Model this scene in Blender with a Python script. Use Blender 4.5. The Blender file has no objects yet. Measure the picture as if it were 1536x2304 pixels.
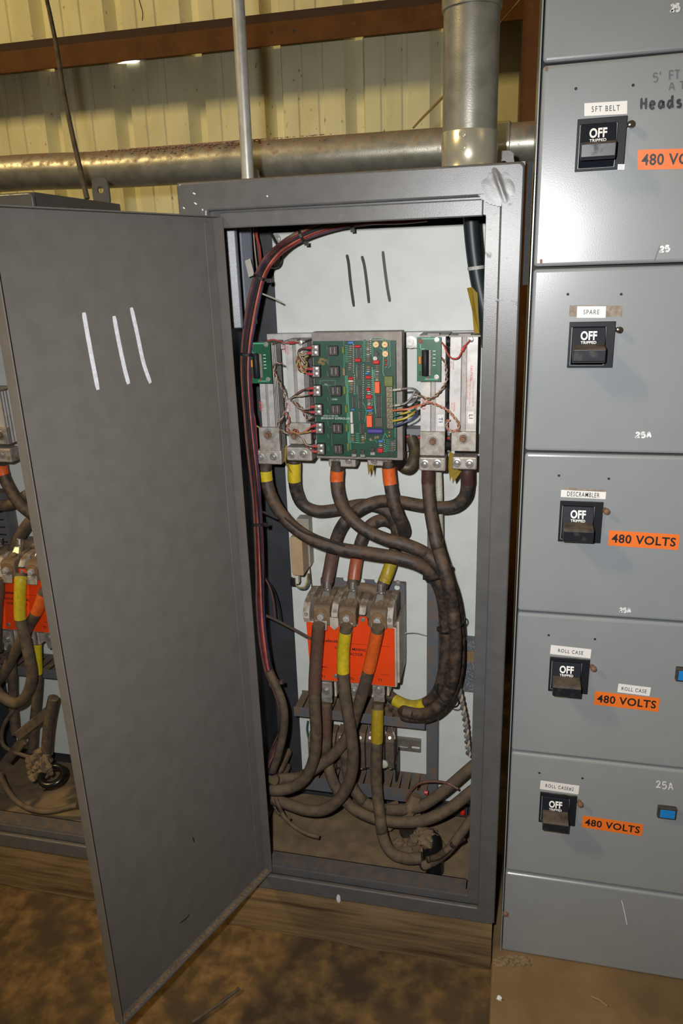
import bpy, bmesh, math, random
from mathutils import Vector, Matrix, noise
random.seed(11)
SC = bpy.context.scene
COL = SC.collection

# ------------------------------------------------------------------ camera
F_PX, W_PX, H_PX = 1682.81, 1536.0, 2304.0
YAW, PITCH, ROLL = (math.radians(a) for a in (13.587, 18.105, 1.9226))
CAM = Vector((0.0, -1.305, 1.507))
_f = Vector((-math.sin(YAW)*math.cos(PITCH), math.cos(YAW)*math.cos(PITCH), -math.sin(PITCH)))
_r0 = Vector((math.cos(YAW), math.sin(YAW), 0)); _d0 = _f.cross(_r0)
_r = math.cos(ROLL)*_r0 + math.sin(ROLL)*_d0
_d = -math.sin(ROLL)*_r0 + math.cos(ROLL)*_d0
cd = bpy.data.cameras.new('camera'); cam = bpy.data.objects.new('camera', cd); COL.objects.link(cam)
cd.sensor_fit = 'VERTICAL'; cd.sensor_height = 23.6; cd.sensor_width = 15.73
cd.lens = F_PX/H_PX*23.6; cd.clip_start = 0.02; cd.clip_end = 60
cam.matrix_world = Matrix(((_r.x, -_d.x, -_f.x, CAM.x), (_r.y, -_d.y, -_f.y, CAM.y), (_r.z, -_d.z, -_f.z, CAM.z), (0, 0, 0, 1)))
SC.camera = cam

# ------------------------------------------------------------------ world, lights, exposure
w = bpy.data.worlds.new('world'); SC.world = w; w.use_nodes = True
w.node_tree.nodes['Background'].inputs['Color'].default_value = (1.0, 0.80, 0.48, 1)
w.node_tree.nodes['Background'].inputs['Strength'].default_value = 0.085
def lamp(name, kind, loc, target, energy, color, size=None, **kw):
    l = bpy.data.lights.new(name, kind); l.energy = energy; l.color = color
    if kind == 'AREA':
        l.shape = 'RECTANGLE'; l.size, l.size_y = size
    elif size: l.shadow_soft_size = size
    for k, v in kw.items(): setattr(l, k, v)
    o = bpy.data.objects.new(name, l); COL.objects.link(o); o.location = loc
    o.rotation_euler = (Vector(target)-Vector(loc)).to_track_quat('-Z', 'Y').to_euler()
    return o
# the photographer's flash beside the lens, and the shed's warm ceiling fitting behind
lamp('camera_flash', 'SPOT', (-0.085, -1.30, 1.575), (-0.13, 0.0, 1.0), 93, (0.985, 0.99, 1.0), 0.018, spot_size=math.radians(112), spot_blend=1.0)
lamp('ceiling_fitting', 'AREA', (-3.3, -2.0, 4.3), (-0.7, 1.3, 1.5), 108, (1.0, 0.74, 0.34), (0.2, 0.7))
SC.view_settings.view_transform = 'Standard'; SC.view_settings.look = 'None'
SC.view_settings.gamma = 1.0; SC.view_settings.use_curve_mapping = False
SC.view_settings.exposure = 0.0

# ------------------------------------------------------------------ helpers
def W(px, py, Y):
    """point of the place seen at a pixel of the photograph, on the plane Y metres behind the cabinet fronts"""
    d = _f + _r*((px-W_PX/2)/F_PX) + _d*((py-H_PX/2)/F_PX)
    return CAM + d*((Y-CAM.y)/d.y)
def WZ(px, py, z):
    d = _f + _r*((px-W_PX/2)/F_PX) + _d*((py-H_PX/2)/F_PX)
    return CAM + d*((z-CAM.z)/d.z)
def WPL(px, py, p0, n):
    d = _f + _r*((px-W_PX/2)/F_PX) + _d*((py-H_PX/2)/F_PX)
    return CAM + d*((p0-CAM).dot(n)/d.dot(n))

_mats = {}
def mat(name, c1, rough=0.5, metal=0.0, c2=None, scale=30.0, lo=0.4, hi=0.65, c3=None, scale3=6.0, lo3=0.55, hi3=0.7,
        bump=0.0, bscale=300.0, spec=0.5, dust=None, dust_amt=0.0, dwide=0.0, stretch=None, alpha=None, rough2=None):
    if name in _mats: return _mats[name]
    m = bpy.data.materials.new(name); m.use_nodes = True; nt = m.node_tree; N, L = nt.nodes, nt.links
    b = N['Principled BSDF']
    b.inputs['Roughness'].default_value = rough; b.inputs['Metallic'].default_value = metal
    b.inputs['Specular IOR Level'].default_value = spec
    rgb = lambda c: (c[0], c[1], c[2], 1.0)
    tc = N.new('ShaderNodeTexCoord'); src = tc.outputs['Object']
    if stretch:
        mp = N.new('ShaderNodeMapping'); mp.inputs['Scale'].default_value = stretch; L.new(src, mp.inputs['Vector']); src = mp.outputs['Vector']
    cur = None
    def layer(cur_out, col_a, col_b, sc, a, h, det=6.0):
        nz = N.new('ShaderNodeTexNoise'); nz.inputs['Scale'].default_value = sc; nz.inputs['Detail'].default_value = det
        L.new(src, nz.inputs['Vector'])
        mr = N.new('ShaderNodeMapRange'); mr.inputs['From Min'].default_value = a; mr.inputs['From Max'].default_value = h
        L.new(nz.outputs['Fac'], mr.inputs['Value'])
        mx = N.new('ShaderNodeMix'); mx.data_type = 'RGBA'
        L.new(mr.outputs['Result'], mx.inputs['Factor'])
        if cur_out is None: mx.inputs['A'].default_value = rgb(col_a)
        else: L.new(cur_out, mx.inputs['A'])
        mx.inputs['B'].default_value = rgb(col_b)
        return mx.outputs['Result'], mr.outputs['Result']
    fac = None
    if c2: cur, fac = layer(cur, c1, c2, scale, lo, hi)
    if c3: cur, fac3 = layer(cur, c1, c3, scale3, lo3, hi3)
    if dust:
        # settled dirt lies thickest on the upper sides
        ge = N.new('ShaderNodeNewGeometry'); sp = N.new('ShaderNodeSeparateXYZ'); L.new(ge.outputs['Normal'], sp.inputs['Vector'])
        nz = N.new('ShaderNodeTexNoise'); nz.inputs['Scale'].default_value = 55; nz.inputs['Detail'].default_value = 5; L.new(tc.outputs['Object'], nz.inputs['Vector'])
        ad = N.new('ShaderNodeMath'); ad.operation = 'MULTIPLY_ADD'; L.new(sp.outputs['Z'], ad.inputs[0]); ad.inputs[1].default_value = 0.32
        L.new(nz.outputs['Fac'], ad.inputs[2])
        mr = N.new('ShaderNodeMapRange'); mr.inputs['From Min'].default_value = 0.62-dust_amt-dwide/2; mr.inputs['From Max'].default_value = 0.85-dust_amt+dwide/2
        L.new(ad.outputs[0], mr.inputs['Value'])
        mx = N.new('ShaderNodeMix'); mx.data_type = 'RGBA'; L.new(mr.outputs['Result'], mx.inputs['Factor'])
        if cur is None: mx.inputs['A'].default_value = rgb(c1)
        else: L.new(cur, mx.inputs['A'])
        mx.inputs['B'].default_value = rgb(dust); cur = mx.outputs['Result']
        r2 = N.new('ShaderNodeMapRange'); r2.inputs['To Min'].default_value = rough; r2.inputs['To Max'].default_value = 0.9
        L.new(mr.outputs['Result'], r2.inputs['Value']); L.new(r2.outputs['Result'], b.inputs['Roughness'])
    if rough2 is not None and fac is not None:
        r2 = N.new('ShaderNodeMapRange'); r2.inputs['To Min'].default_value = rough; r2.inputs['To Max'].default_value = rough2
        L.new(fac, r2.inputs['Value']); L.new(r2.outputs['Result'], b.inputs['Roughness'])
    if cur is None: b.inputs['Base Color'].default_value = rgb(c1)
    else: L.new(cur, b.inputs['Base Color'])
    if bump:
        nz = N.new('ShaderNodeTexNoise'); nz.inputs['Scale'].default_value = bscale; nz.inputs['Detail'].default_value = 3; L.new(src, nz.inputs['Vector'])
        bp = N.new('ShaderNodeBump'); bp.inputs['Strength'].default_value = bump; bp.inputs['Distance'].default_value = 0.001
        L.new(nz.outputs['Fac'], bp.inputs['Height']); L.new(bp.outputs['Normal'], b.inputs['Normal'])
    if alpha is not None:
        b.inputs['Alpha'].default_value = alpha
    _mats[name] = m; return m

class MB:
    def __init__(s): s.bm = bmesh.new()
    def poly(s, vs, faces):
        v = [s.bm.verts.new(p) for p in vs]
        for f in faces:
            try: s.bm.faces.new([v[i] for i in f])
            except ValueError: pass
        return s
    def box(s, x0, x1, y0, y1, z0, z1):
        if x0 > x1: x0, x1 = x1, x0
        if y0 > y1: y0, y1 = y1, y0
        if z0 > z1: z0, z1 = z1, z0
        return s.poly([(x0,y0,z0),(x1,y0,z0),(x1,y1,z0),(x0,y1,z0),(x0,y0,z1),(x1,y0,z1),(x1,y1,z1),(x0,y1,z1)],
                      [(3,2,1,0),(4,5,6,7),(0,1,5,4),(1,2,6,5),(2,3,7,6),(3,0,4,7)])
    def hexa(s, a, b):
        """two matching quads a and b (four points each) joined into a solid"""
        return s.poly(list(a)+list(b), [(3,2,1,0),(4,5,6,7),(0,1,5,4),(1,2,6,5),(2,3,7,6),(3,0,4,7)])
    def slab(s, o, u, v, n):
        """box from corner o along edge vectors u, v, n"""
        o, u, v, n = Vector(o), Vector(u), Vector(v), Vector(n)
        return s.hexa([o, o+u, o+u+v, o+v], [o+n, o+u+n, o+u+v+n, o+v+n])
    def prism(s, pts, axis, a0, a1):
        """outline in the two other axes (in order) swept along axis"""
        def P(p, a):
            if axis == 'x': return (a, p[0], p[1])
            if axis == 'y': return (p[0], a, p[1])
            return (p[0], p[1], a)
        n = len(pts); vs = [P(p, a0) for p in pts]+[P(p, a1) for p in pts]
        fs = [tuple(range(n-1, -1, -1)), tuple(range(n, 2*n))]+[(i, (i+1) % n, n+(i+1) % n, n+i) for i in range(n)]
        return s.poly(vs, fs)
    def ring(s, outer, inner, y0, y1):
        """frame lying in XZ between two outlines of the same count"""
        n = len(outer)
        vs = [(p[0], y0, p[1]) for p in outer]+[(p[0], y0, p[1]) for p in inner]+[(p[0], y1, p[1]) for p in outer]+[(p[0], y1, p[1]) for p in inner]
        fs = []
        for i in range(n):
            j = (i+1) % n
            fs += [(i, j, n+j, n+i), (2*n+i, 3*n+i, 3*n+j, 2*n+j), (i, 2*n+i, 2*n+j, j), (n+i, n+j, 3*n+j, 3*n+i)]
        return s.poly(vs, fs)
    def cyl(s, p0, p1, r, seg=14, r2=None, cap=True):
        p0, p1 = Vector(p0), Vector(p1); r2 = r if r2 is None else r2
        d = (p1-p0).normalized(); a = d.orthogonal().normalized(); b = d.cross(a)
        vs = []
        for p, q in ((p0, r), (p1, r2)):
            for i in range(seg):
                t = 2*math.pi*i/seg; vs.append(p+(a*math.cos(t)+b*math.sin(t))*q)
        fs = [(i, (i+1) % seg, seg+(i+1) % seg, seg+i) for i in range(seg)]
        if cap: fs += [tuple(range(seg-1, -1, -1)), tuple(range(seg, 2*seg))]
        return s.poly(vs, fs)
    def lathe(s, p0, d, prof, seg=18):
        """prof: (distance along d, radius)"""
        p0, d = Vector(p0), Vector(d).normalized(); a = d.orthogonal().normalized(); b = d.cross(a); vs = []
        for t, r in prof:
            for i in range(seg):
                q = 2*math.pi*i/seg; vs.append(p0+d*t+(a*math.cos(q)+b*math.sin(q))*r)
        n = len(prof); fs = []
        for k in range(n-1):
            fs += [(k*seg+i, k*seg+(i+1) % seg, (k+1)*seg+(i+1) % seg, (k+1)*seg+i) for i in range(seg)]
        fs += [tuple(range(seg-1, -1, -1)), tuple(range((n-1)*seg, n*seg))]
        return s.poly(vs, fs)
    def tube(s, path, r, seg=12):
        n = len(path); path = [Vector(p) for p in path]
        t0 = (path[1]-path[0]).normalized(); a = t0.orthogonal().normalized(); vs = []
        for i in range(n):
            t = (path[min(i+1, n-1)]-path[max(i-1, 0)]).normalized()
            a = (a-t*a.dot(t)).normalized(); b = t.cross(a); rr = r(i/(n-1)) if callable(r) else r
            for k in range(seg):
                q = 2*math.pi*k/seg; vs.append(path[i]+(a*math.cos(q)+b*math.sin(q))*rr)
        fs = []
        for i in range(n-1):
            fs += [(i*seg+k, i*seg+(k+1) % seg, (i+1)*seg+(k+1) % seg, (i+1)*seg+k) for k in range(seg)]
        fs += [tuple(range(seg-1, -1, -1)), tuple(range((n-1)*seg, n*seg))]
        return s.poly(vs, fs)
    def ball(s, c, r, sx=1, sy=1, sz=1, u=10, v=7, jit=0.0):
        c = Vector(c); vs = [c+Vector((0, 0, r*sz))]
        for i in range(1, v):
            th = math.pi*i/v
            for k in range(u):
                ph = 2*math.pi*k/u; q = r*(1+random.uniform(-jit, jit))
                vs.append(c+Vector((q*sx*math.sin(th)*math.cos(ph), q*sy*math.sin(th)*math.sin(ph), q*sz*math.cos(th))))
        vs.append(c-Vector((0, 0, r*sz))); L = len(vs)-1; fs = [(0, 1+k, 1+(k+1) % u) for k in range(u)]
        for i in range(v-2):
            fs += [(1+i*u+k, 1+(i+1)*u+k, 1+(i+1)*u+(k+1) % u, 1+i*u+(k+1) % u) for k in range(u)]
        fs += [(L, 1+(v-2)*u+(k+1) % u, 1+(v-2)*u+k) for k in range(u)]
        return s.poly(vs, fs)

def finish(name, mb, m, parent=None, smooth=False, bevel=0.0, bseg=2):
    me = bpy.data.meshes.new(name)
    bmesh.ops.recalc_face_normals(mb.bm, faces=mb.bm.faces)
    off = Vector((0, 0, 0))
    if parent is None:
        vs = [v.co for v in mb.bm.verts]
        lo = Vector((min(v[i] for v in vs) for i in range(3))); hi = Vector((max(v[i] for v in vs) for i in range(3)))
        off = Vector(((lo.x+hi.x)/2, (lo.y+hi.y)/2, lo.z))
        bmesh.ops.translate(mb.bm, verts=mb.bm.verts, vec=-off)
    mb.bm.to_mesh(me); mb.bm.free()
    if m: me.materials.append(m)
    if smooth:
        for p in me.polygons: p.use_smooth = True
        me.set_sharp_from_angle(angle=math.radians(40))
    o = bpy.data.objects.new(name, me); COL.objects.link(o); o.location = off
    if parent is not None:
        o.parent = parent; o.location = -base(parent)
    if bevel:
        b = o.modifiers.new('bevel', 'BEVEL'); b.width = bevel; b.segments = bseg; b.limit_method = 'ANGLE'; b.angle_limit = math.radians(35)
    return o
def base(p):
    """world position of a parent's origin (nothing is rotated)"""
    v = Vector((0, 0, 0))
    while p is not None: v += p.location; p = p.parent
    return v
def tag(o, label, cat, group=None, kind=None):
    o['label'] = label; o['category'] = cat
    if group: o['group'] = group
    if kind: o['kind'] = kind
    return o
def thing(name, loc, label, cat, group=None):
    o = bpy.data.objects.new(name, None); COL.objects.link(o); o.location = loc; o.empty_display_size = 0.03
    return tag(o, label, cat, group)
def copy_tree(o, parent=None):
    c = o.copy(); COL.objects.link(c)
    if parent is not None: c.parent = parent
    for ch in list(o.children): copy_tree(ch, c)
    return c
def curve(pts, per=6):
    p = [Vector(q) for q in pts]; p = [p[0]*2-p[1]]+p+[p[-1]*2-p[-2]]; out = []
    for i in range(1, len(p)-2):
        a, b, c, d = p[i-1], p[i], p[i+1], p[i+2]
        for k in range(per):
            t = k/per
            out.append(0.5*((2*b)+(c-a)*t+(2*a-5*b+4*c-d)*t*t+(3*b-a-3*c+d)*t**3))
    out.append(p[-2]); return out
def pxcurve(pts, per=6): return curve([q if isinstance(q, Vector) else W(*q) for q in pts], per)

def text(name, body, m, parent, o, xd, up, size, bold=0.0, align='LEFT', valign='BOTTOM_BASELINE', spacing=1.0, sx=1.0, fit=None):
    fc = bpy.data.curves.new('lettering', 'FONT'); fc.body = body; fc.size = size; fc.align_x = align; fc.align_y = valign
    fc.offset = bold*size; fc.space_character = spacing; fc.resolution_u = 3; fc.extrude = 0.00008
    t = bpy.data.objects.new('lettering', fc); COL.objects.link(t)
    dg = bpy.context.evaluated_depsgraph_get(); me = bpy.data.meshes.new_from_object(t.evaluated_get(dg))
    bpy.data.objects.remove(t); bpy.data.curves.remove(fc)
    xd, up = Vector(xd).normalized(), Vector(up).normalized(); n = xd.cross(up).normalized()
    o = Vector(o)
    if fit:
        xs = [v.co.x for v in me.vertices]; ys = [v.co.y for v in me.vertices]
        cx, cy = (min(xs)+max(xs))/2, (min(ys)+max(ys))/2; fx, fy = fit[0]/(max(xs)-min(xs)), fit[1]/(max(ys)-min(ys))
        for v in me.vertices: v.co.x = (v.co.x-cx)*fx; v.co.y = (v.co.y-cy)*fy
    me.transform(Matrix(((xd.x*sx, up.x, n.x, o.x), (xd.y*sx, up.y, n.y, o.y), (xd.z*sx, up.z, n.z, o.z), (0, 0, 0, 1))))
    me.materials.clear(); me.materials.append(m)
    ob = bpy.data.objects.new(name, me); COL.objects.link(ob); ob.parent = parent; ob.location = -base(parent)
    return ob
XD, ZD, YN = Vector((1, 0, 0)), Vector((0, 0, 1)), Vector((0, -1, 0))
def strokes(name, lines, width, m, parent, normal=YN, lift=0.0006):
    """hand-drawn strokes: each a list of points on a surface, laid as a thin raised ribbon"""
    mb = MB(); n = Vector(normal)
    for ln in lines:
        pts = curve(ln, 5) if len(ln) > 2 else [Vector(ln[0]).lerp(Vector(ln[1]), k/4) for k in range(5)]
        L = len(pts); A = []
        for i in range(L):
            t = (pts[min(i+1, L-1)]-pts[max(i-1, 0)]).normalized(); sd = t.cross(n).normalized()*width/2*(0.72 if i in (0, L-1) else 1)
            p = pts[i]+n*0.0001; A += [p-sd, p+sd, p+sd+n*lift, p-sd+n*lift]
        fs = [(3, 2, 1, 0), (4*L-4, 4*L-3, 4*L-2, 4*L-1)]
        for i in range(L-1):
            for k in range(4): fs.append((4*i+k, 4*i+(k+1) % 4, 4*i+4+(k+1) % 4, 4*i+4+k))
        mb.poly(A, fs); lift += 0.00006
    return finish(name, mb, m, parent)

# ------------------------------------------------------------------ materials
DUSTC = (0.118, 0.075, 0.042)
M_cab = mat('grey_cabinet_enamel', (0.102, 0.100, 0.099), 0.33, 0, (0.09, 0.088, 0.087), 40, bump=0.12, bscale=900, spec=0.45, dust=(0.15, 0.098, 0.06), dust_amt=-0.14, dwide=0.2)
M_door = mat('grey_door_enamel', (0.136, 0.122, 0.110), 0.5, 0, (0.123, 0.110, 0.098), 30, c3=(0.13, 0.10, 0.075), scale3=4, lo3=0.62, hi3=0.9, bump=0.10, bscale=900, spec=0.35)
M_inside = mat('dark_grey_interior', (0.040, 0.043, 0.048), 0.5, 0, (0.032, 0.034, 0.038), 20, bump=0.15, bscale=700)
M_rail = mat('glossy_blue_grey_rail', (0.11, 0.12, 0.14), 0.34, 0, bump=0.2, bscale=900)
M_mcc = mat('light_grey_panel_enamel', (0.235, 0.250, 0.258), 0.27, 0, (0.222, 0.237, 0.246), 14, lo=0.35, hi=0.7, c3=(0.208, 0.23, 0.262), scale3=2.6, lo3=0.5, hi3=0.85, bump=0.05, bscale=500, spec=0.5)
M_white = mat('white_panel_enamel', (0.62, 0.64, 0.60), 0.5, 0, (0.58, 0.60, 0.56), 20, c3=(0.46, 0.42, 0.33), scale3=5, lo3=0.66, hi3=0.9, bump=0.06, bscale=500)
M_wallc = mat('cream_corrugated_steel', (0.80, 0.77, 0.50), 0.55, 0, (0.70, 0.66, 0.41), 8, c3=(0.26, 0.18, 0.09), scale3=60, lo3=0.66, hi3=0.74, stretch=(1, 1, 0.5), spec=0.3)
M_rust = mat('rust_brown_primer', (0.125, 0.047, 0.011), 0.7, 0, (0.090, 0.034, 0.008), 12, c3=(0.125, 0.062, 0.026), scale3=40, lo3=0.58, hi3=0.75, bump=0.3, bscale=200, spec=0.25)
M_galv = mat('galvanised_steel', (0.33, 0.32, 0.28), 0.33, 0.6, (0.25, 0.245, 0.205), 35, bump=0.15, bscale=500, dust=(0.17, 0.105, 0.065), dust_amt=-0.05)
M_galvd = mat('dusty_galvanised_steel', (0.36, 0.35, 0.29), 0.36, 0.55, (0.27, 0.26, 0.21), 30, bump=0.2, bscale=500, dust=(0.27, 0.165, 0.105), dust_amt=0.0, dwide=0.2)
M_galvl = mat('light_galvanised_steel', (0.46, 0.45, 0.41), 0.4, 0.35, (0.38, 0.37, 0.33), 60)
M_brass = mat('yellow_zinc_plate', (0.60, 0.57, 0.43), 0.24, 0.7, (0.52, 0.51, 0.45), 20)
M_zinc = mat('zinc_screw_metal', (0.50, 0.48, 0.45), 0.36, 0.7, (0.38, 0.36, 0.32), 200)
M_chrome = mat('chrome', (0.62, 0.6, 0.58), 0.12, 1.0)
M_rustbolt = mat('rusty_bolt', (0.20, 0.11, 0.07), 0.7, 0.3)
M_alu = mat('aluminium_extrusion', (0.52, 0.50, 0.48), 0.5, 0.35, (0.42, 0.40, 0.37), 60, c3=(0.25, 0.19, 0.13), scale3=14, lo3=0.64, hi3=0.8, bump=0.1, bscale=400)
M_alud = mat('dirty_aluminium_lug', (0.42, 0.39, 0.35), 0.5, 0.4, (0.30, 0.26, 0.21), 90, c3=(0.16, 0.105, 0.06), scale3=30, lo3=0.6, hi3=0.72, bump=0.2, bscale=400)
M_dark = mat('black_recess', (0.012, 0.012, 0.012), 0.7)
M_blackp = mat('black_moulded_plastic', (0.012, 0.013, 0.016), 0.48, 0, dust=(0.09, 0.065, 0.045), dust_amt=-0.14, spec=0.2)
M_lever = mat('black_toggle_plastic', (0.011, 0.013, 0.018), 0.36, 0, dust=(0.085, 0.062, 0.043), dust_amt=0.02, dwide=0.15, spec=0.4)
M_rubber = mat('dusty_black_cable', (0.022, 0.020, 0.019), 0.5, 0, (0.055, 0.040, 0.028), 110, lo=0.4, hi=0.7, bump=0.2, bscale=350, dust=(0.150, 0.084, 0.043), dust_amt=0.03, dwide=0.42)
M_rubberd = mat('dirt_caked_cable', (0.062, 0.046, 0.032), 0.75, 0, (0.10, 0.07, 0.042), 60, lo=0.4, hi=0.7, bump=0.35, bscale=250, dust=(0.165, 0.108, 0.058), dust_amt=0.09, dwide=0.25)
M_blackc = mat('shiny_black_sleeve', (0.010, 0.010, 0.010), 0.25, 0, bump=0.1, bscale=200)
M_teal = mat('dark_teal_sleeve', (0.012, 0.020, 0.022), 0.45)
def tape(name, c, k=0.0): return mat(name, c, 0.42, 0, tuple(x*0.8 for x in c), 120, bump=0.15, bscale=250, dust=(c[0]*0.55+0.04, c[1]*0.5+0.025, c[2]*0.5+0.012), dust_amt=k)
M_yel = tape('yellow_tape', (0.60, 0.46, 0.02)); M_yeld = tape('dusty_yellow_tape', (0.42, 0.30, 0.015), 0.05)
M_ora = tape('orange_tape', (0.72, 0.125, 0.02)); M_orad = tape('dusty_orange_tape', (0.36, 0.092, 0.04), 0.0)
M_mar = tape('maroon_tape', (0.075, 0.033, 0.028)); M_brn = tape('dusty_brown_tape', (0.125, 0.07, 0.052), 0.0)
M_pcb = mat('green_circuit_board', (0.006, 0.058, 0.029), 0.45, 0, (0.006, 0.040, 0.022), 25, c3=(0.075, 0.075, 0.045), scale3=9, lo3=0.62, hi3=0.85)
M_trace = mat('pale_green_trace', (0.10, 0.36, 0.22), 0.4)
M_silk = mat('white_silkscreen', (0.5, 0.56, 0.5), 0.6)
M_cap = mat('red_film_capacitor', (0.48, 0.025, 0.025), 0.35); M_capo = mat('orange_relay_case', (0.80, 0.12, 0.045), 0.4)
M_ic = mat('black_chip_epoxy', (0.030, 0.024, 0.020), 0.5, 0, (0.055, 0.042, 0.034), 200)
M_gcap = mat('olive_capacitor', (0.12, 0.17, 0.025), 0.45, 0, (0.10, 0.11, 0.03), 100)
M_tan = mat('tan_resistor', (0.26, 0.17, 0.085), 0.5, 0, (0.16, 0.10, 0.06), 300); M_pot = mat('cream_trimmer', (0.66, 0.45, 0.22), 0.5)
M_bcap = mat('blue_capacitor', (0.05, 0.17, 0.42), 0.4); M_pcap = mat('purple_electrolytic', (0.075, 0.06, 0.24), 0.28)
M_ores = mat('orange_resistor', (0.5, 0.2, 0.03), 0.5); M_cres = mat('cream_resistor', (0.52, 0.50, 0.42), 0.5)
M_plate = mat('grey_brown_chassis_plate', (0.24, 0.215, 0.19), 0.5, 0.3, (0.19, 0.16, 0.135), 60, bump=0.1, bscale=400)
M_oran = mat('orange_contactor_cover', (0.78, 0.060, 0.006), 0.45, 0, (0.72, 0.055, 0.005), 12)
M_cream = mat('cream_moulding', (0.50, 0.45, 0.38), 0.5, 0, (0.36, 0.30, 0.23), 40, dust=(0.2, 0.14, 0.09), dust_amt=0.02)
M_dirty = mat('dirt_caked_copper', (0.20, 0.135, 0.085), 0.75, 0.1, (0.145, 0.095, 0.058), 60, bump=0.4, bscale=250, dust=(0.19, 0.125, 0.075), dust_amt=0.1)
M_dirt = mat('loose_brown_dirt', (0.21, 0.145, 0.085), 0.95, 0, (0.155, 0.108, 0.066), 25, c3=(0.23, 0.17, 0.075), scale3=9, lo3=0.55, hi3=0.75, bump=0.8, bscale=160, spec=0.1)
M_duct = mat('slate_grey_ducting', (0.105, 0.112, 0.125), 0.5, 0, dust=(0.15, 0.10, 0.062), dust_amt=0.16)
M_tanbox = mat('tan_moulded_box', (0.42, 0.285, 0.165), 0.55, 0, (0.38, 0.255, 0.145), 50)
M_txt = mat('black_lettering', (0.012, 0.012, 0.014), 0.5); M_lab = mat('white_label', (0.70, 0.69, 0.67), 0.5)
M_olab = mat('orange_label', (0.74, 0.155, 0.018), 0.5); M_wtxt = mat('white_lettering', (0.75, 0.75, 0.74), 0.5)
M_redtxt = mat('red_lettering', (0.55, 0.055, 0.05), 0.5); M_chalk = mat('white_paint_marker', (0.72, 0.72, 0.74), 0.6, 0, (0.58, 0.58, 0.60), 160)
M_ink = mat('black_marker_ink', (0.012, 0.014, 0.016), 0.35); M_pencil = mat('grey_marker', (0.09, 0.09, 0.095), 0.5)
M_blue = mat('blue_lens', (0.01, 0.19, 0.52), 0.35); M_residue = mat('brown_tape_residue', (0.20, 0.155, 0.115), 0.75, 0, (0.28, 0.25, 0.21), 130)
M_wood = mat('weathered_timber', (0.220, 0.142, 0.070), 0.8, 0, (0.145, 0.090, 0.042), 7, c3=(0.06, 0.036, 0.018), scale3=3.0, lo3=0.55, hi3=0.75, stretch=(1, 6, 14), bump=0.5, bscale=25, spec=0.15)
M_conc = mat('stained_concrete', (0.225, 0.128, 0.046), 0.85, 0, (0.088, 0.053, 0.023), 24, lo=0.36, hi=0.62, c3=(0.072, 0.046, 0.025), scale3=8.0, lo3=0.44, hi3=0.62, bump=0.9, bscale=60, spec=0.2)
M_conc2 = mat('pale_concrete', (0.20, 0.128, 0.060), 0.85, 0, (0.145, 0.094, 0.046), 7, c3=(0.095, 0.06, 0.03), scale3=3.0, lo3=0.55, hi3=0.75, bump=0.4, bscale=60, spec=0.2)
M_film = mat('yellow_varnished_film', (0.26, 0.17, 0.02), 0.35); M_braid = mat('white_braided_sleeve', (0.52, 0.50, 0.42), 0.7, 0, (0.36, 0.33, 0.25), 400, bump=0.5, bscale=500)
M_tie = mat('white_nylon_tie', (0.42, 0.40, 0.34), 0.5); M_btie = mat('black_nylon_tie', (0.018, 0.016, 0.015), 0.45)
M_straw = mat('dry_straw', (0.24, 0.15, 0.05), 0.8); M_cord = mat('grimy_cord', (0.10, 0.075, 0.045), 0.8, 0, (0.05, 0.036, 0.022), 60)
M_redlamp = mat('red_plastic', (0.62, 0.02, 0.015), 0.35)
def wire(c, n): return mat(n, c, 0.45, 0, tuple(x*0.75 for x in c), 60, dust=(c[0]*0.5+0.05, c[1]*0.4+0.03, c[2]*0.4+0.018), dust_amt=-0.02)
WR = [wire((0.42, 0.065, 0.045), 'red_wire'), wire((0.55, 0.14, 0.085), 'salmon_wire'), wire((0.18, 0.024, 0.026), 'dark_red_wire'), wire((0.05, 0.03, 0.07), 'purple_wire'),
      wire((0.42, 0.33, 0.09), 'yellow_wire'), wire((0.02, 0.018, 0.018), 'black_wire'), wire((0.40, 0.34, 0.26), 'white_wire'), wire((0.16, 0.065, 0.045), 'brown_wire'),
      wire((0.15, 0.145, 0.14), 'grey_wire'), wire((0.02, 0.12, 0.09), 'green_wire'), wire((0.03, 0.045, 0.12), 'blue_wire'), wire((0.55, 0.40, 0.03), 'bright_yellow_wire'), wire((0.58, 0.14, 0.05), 'orange_wire')]
RED, SAL, DRED, PUR, YW, BLK, WHT, BRN, GRY, GRN, BLU, BYW, ORW = WR

# ================================================================== SETTING
def struct(o): o['kind'] = 'structure'; return o
mb = MB(); nx, ny = 60, 40; vs = []; x0, x1, y0, y1 = -3.4, 1.6, -2.6, 1.75
for j in range(ny+1):
    for i in range(nx+1):
        x = x0+(x1-x0)*i/nx; y = y0+(y1-y0)*j/ny
        vs.append((x, y, 0.004*(noise.noise(Vector((x*3, y*3, 0)))-0.5) - 0.002))
mb.poly(vs, [(j*(nx+1)+i, j*(nx+1)+i+1, (j+1)*(nx+1)+i+1, (j+1)*(nx+1)+i) for j in range(ny) for i in range(nx)])
struct(finish('floor', mb, M_conc, smooth=True))
# raised concrete pad under the light grey switchgear, with a chipped left edge
mb = MB(); n = 26; top = []
prof = []
for i in range(n+1):
    y = -2.4+2.95*i/n; prof.append((-0.006+0.006*noise.noise(Vector((y*7, 2, 0))), y))
out = prof+[(1.5, 0.55), (1.5, -2.4)]
mb.prism([(p[0], p[1]) for p in out], 'z', -0.02, 0.062)
struct(finish('trim_1', mb, M_conc2, bevel=0.006))

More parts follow.
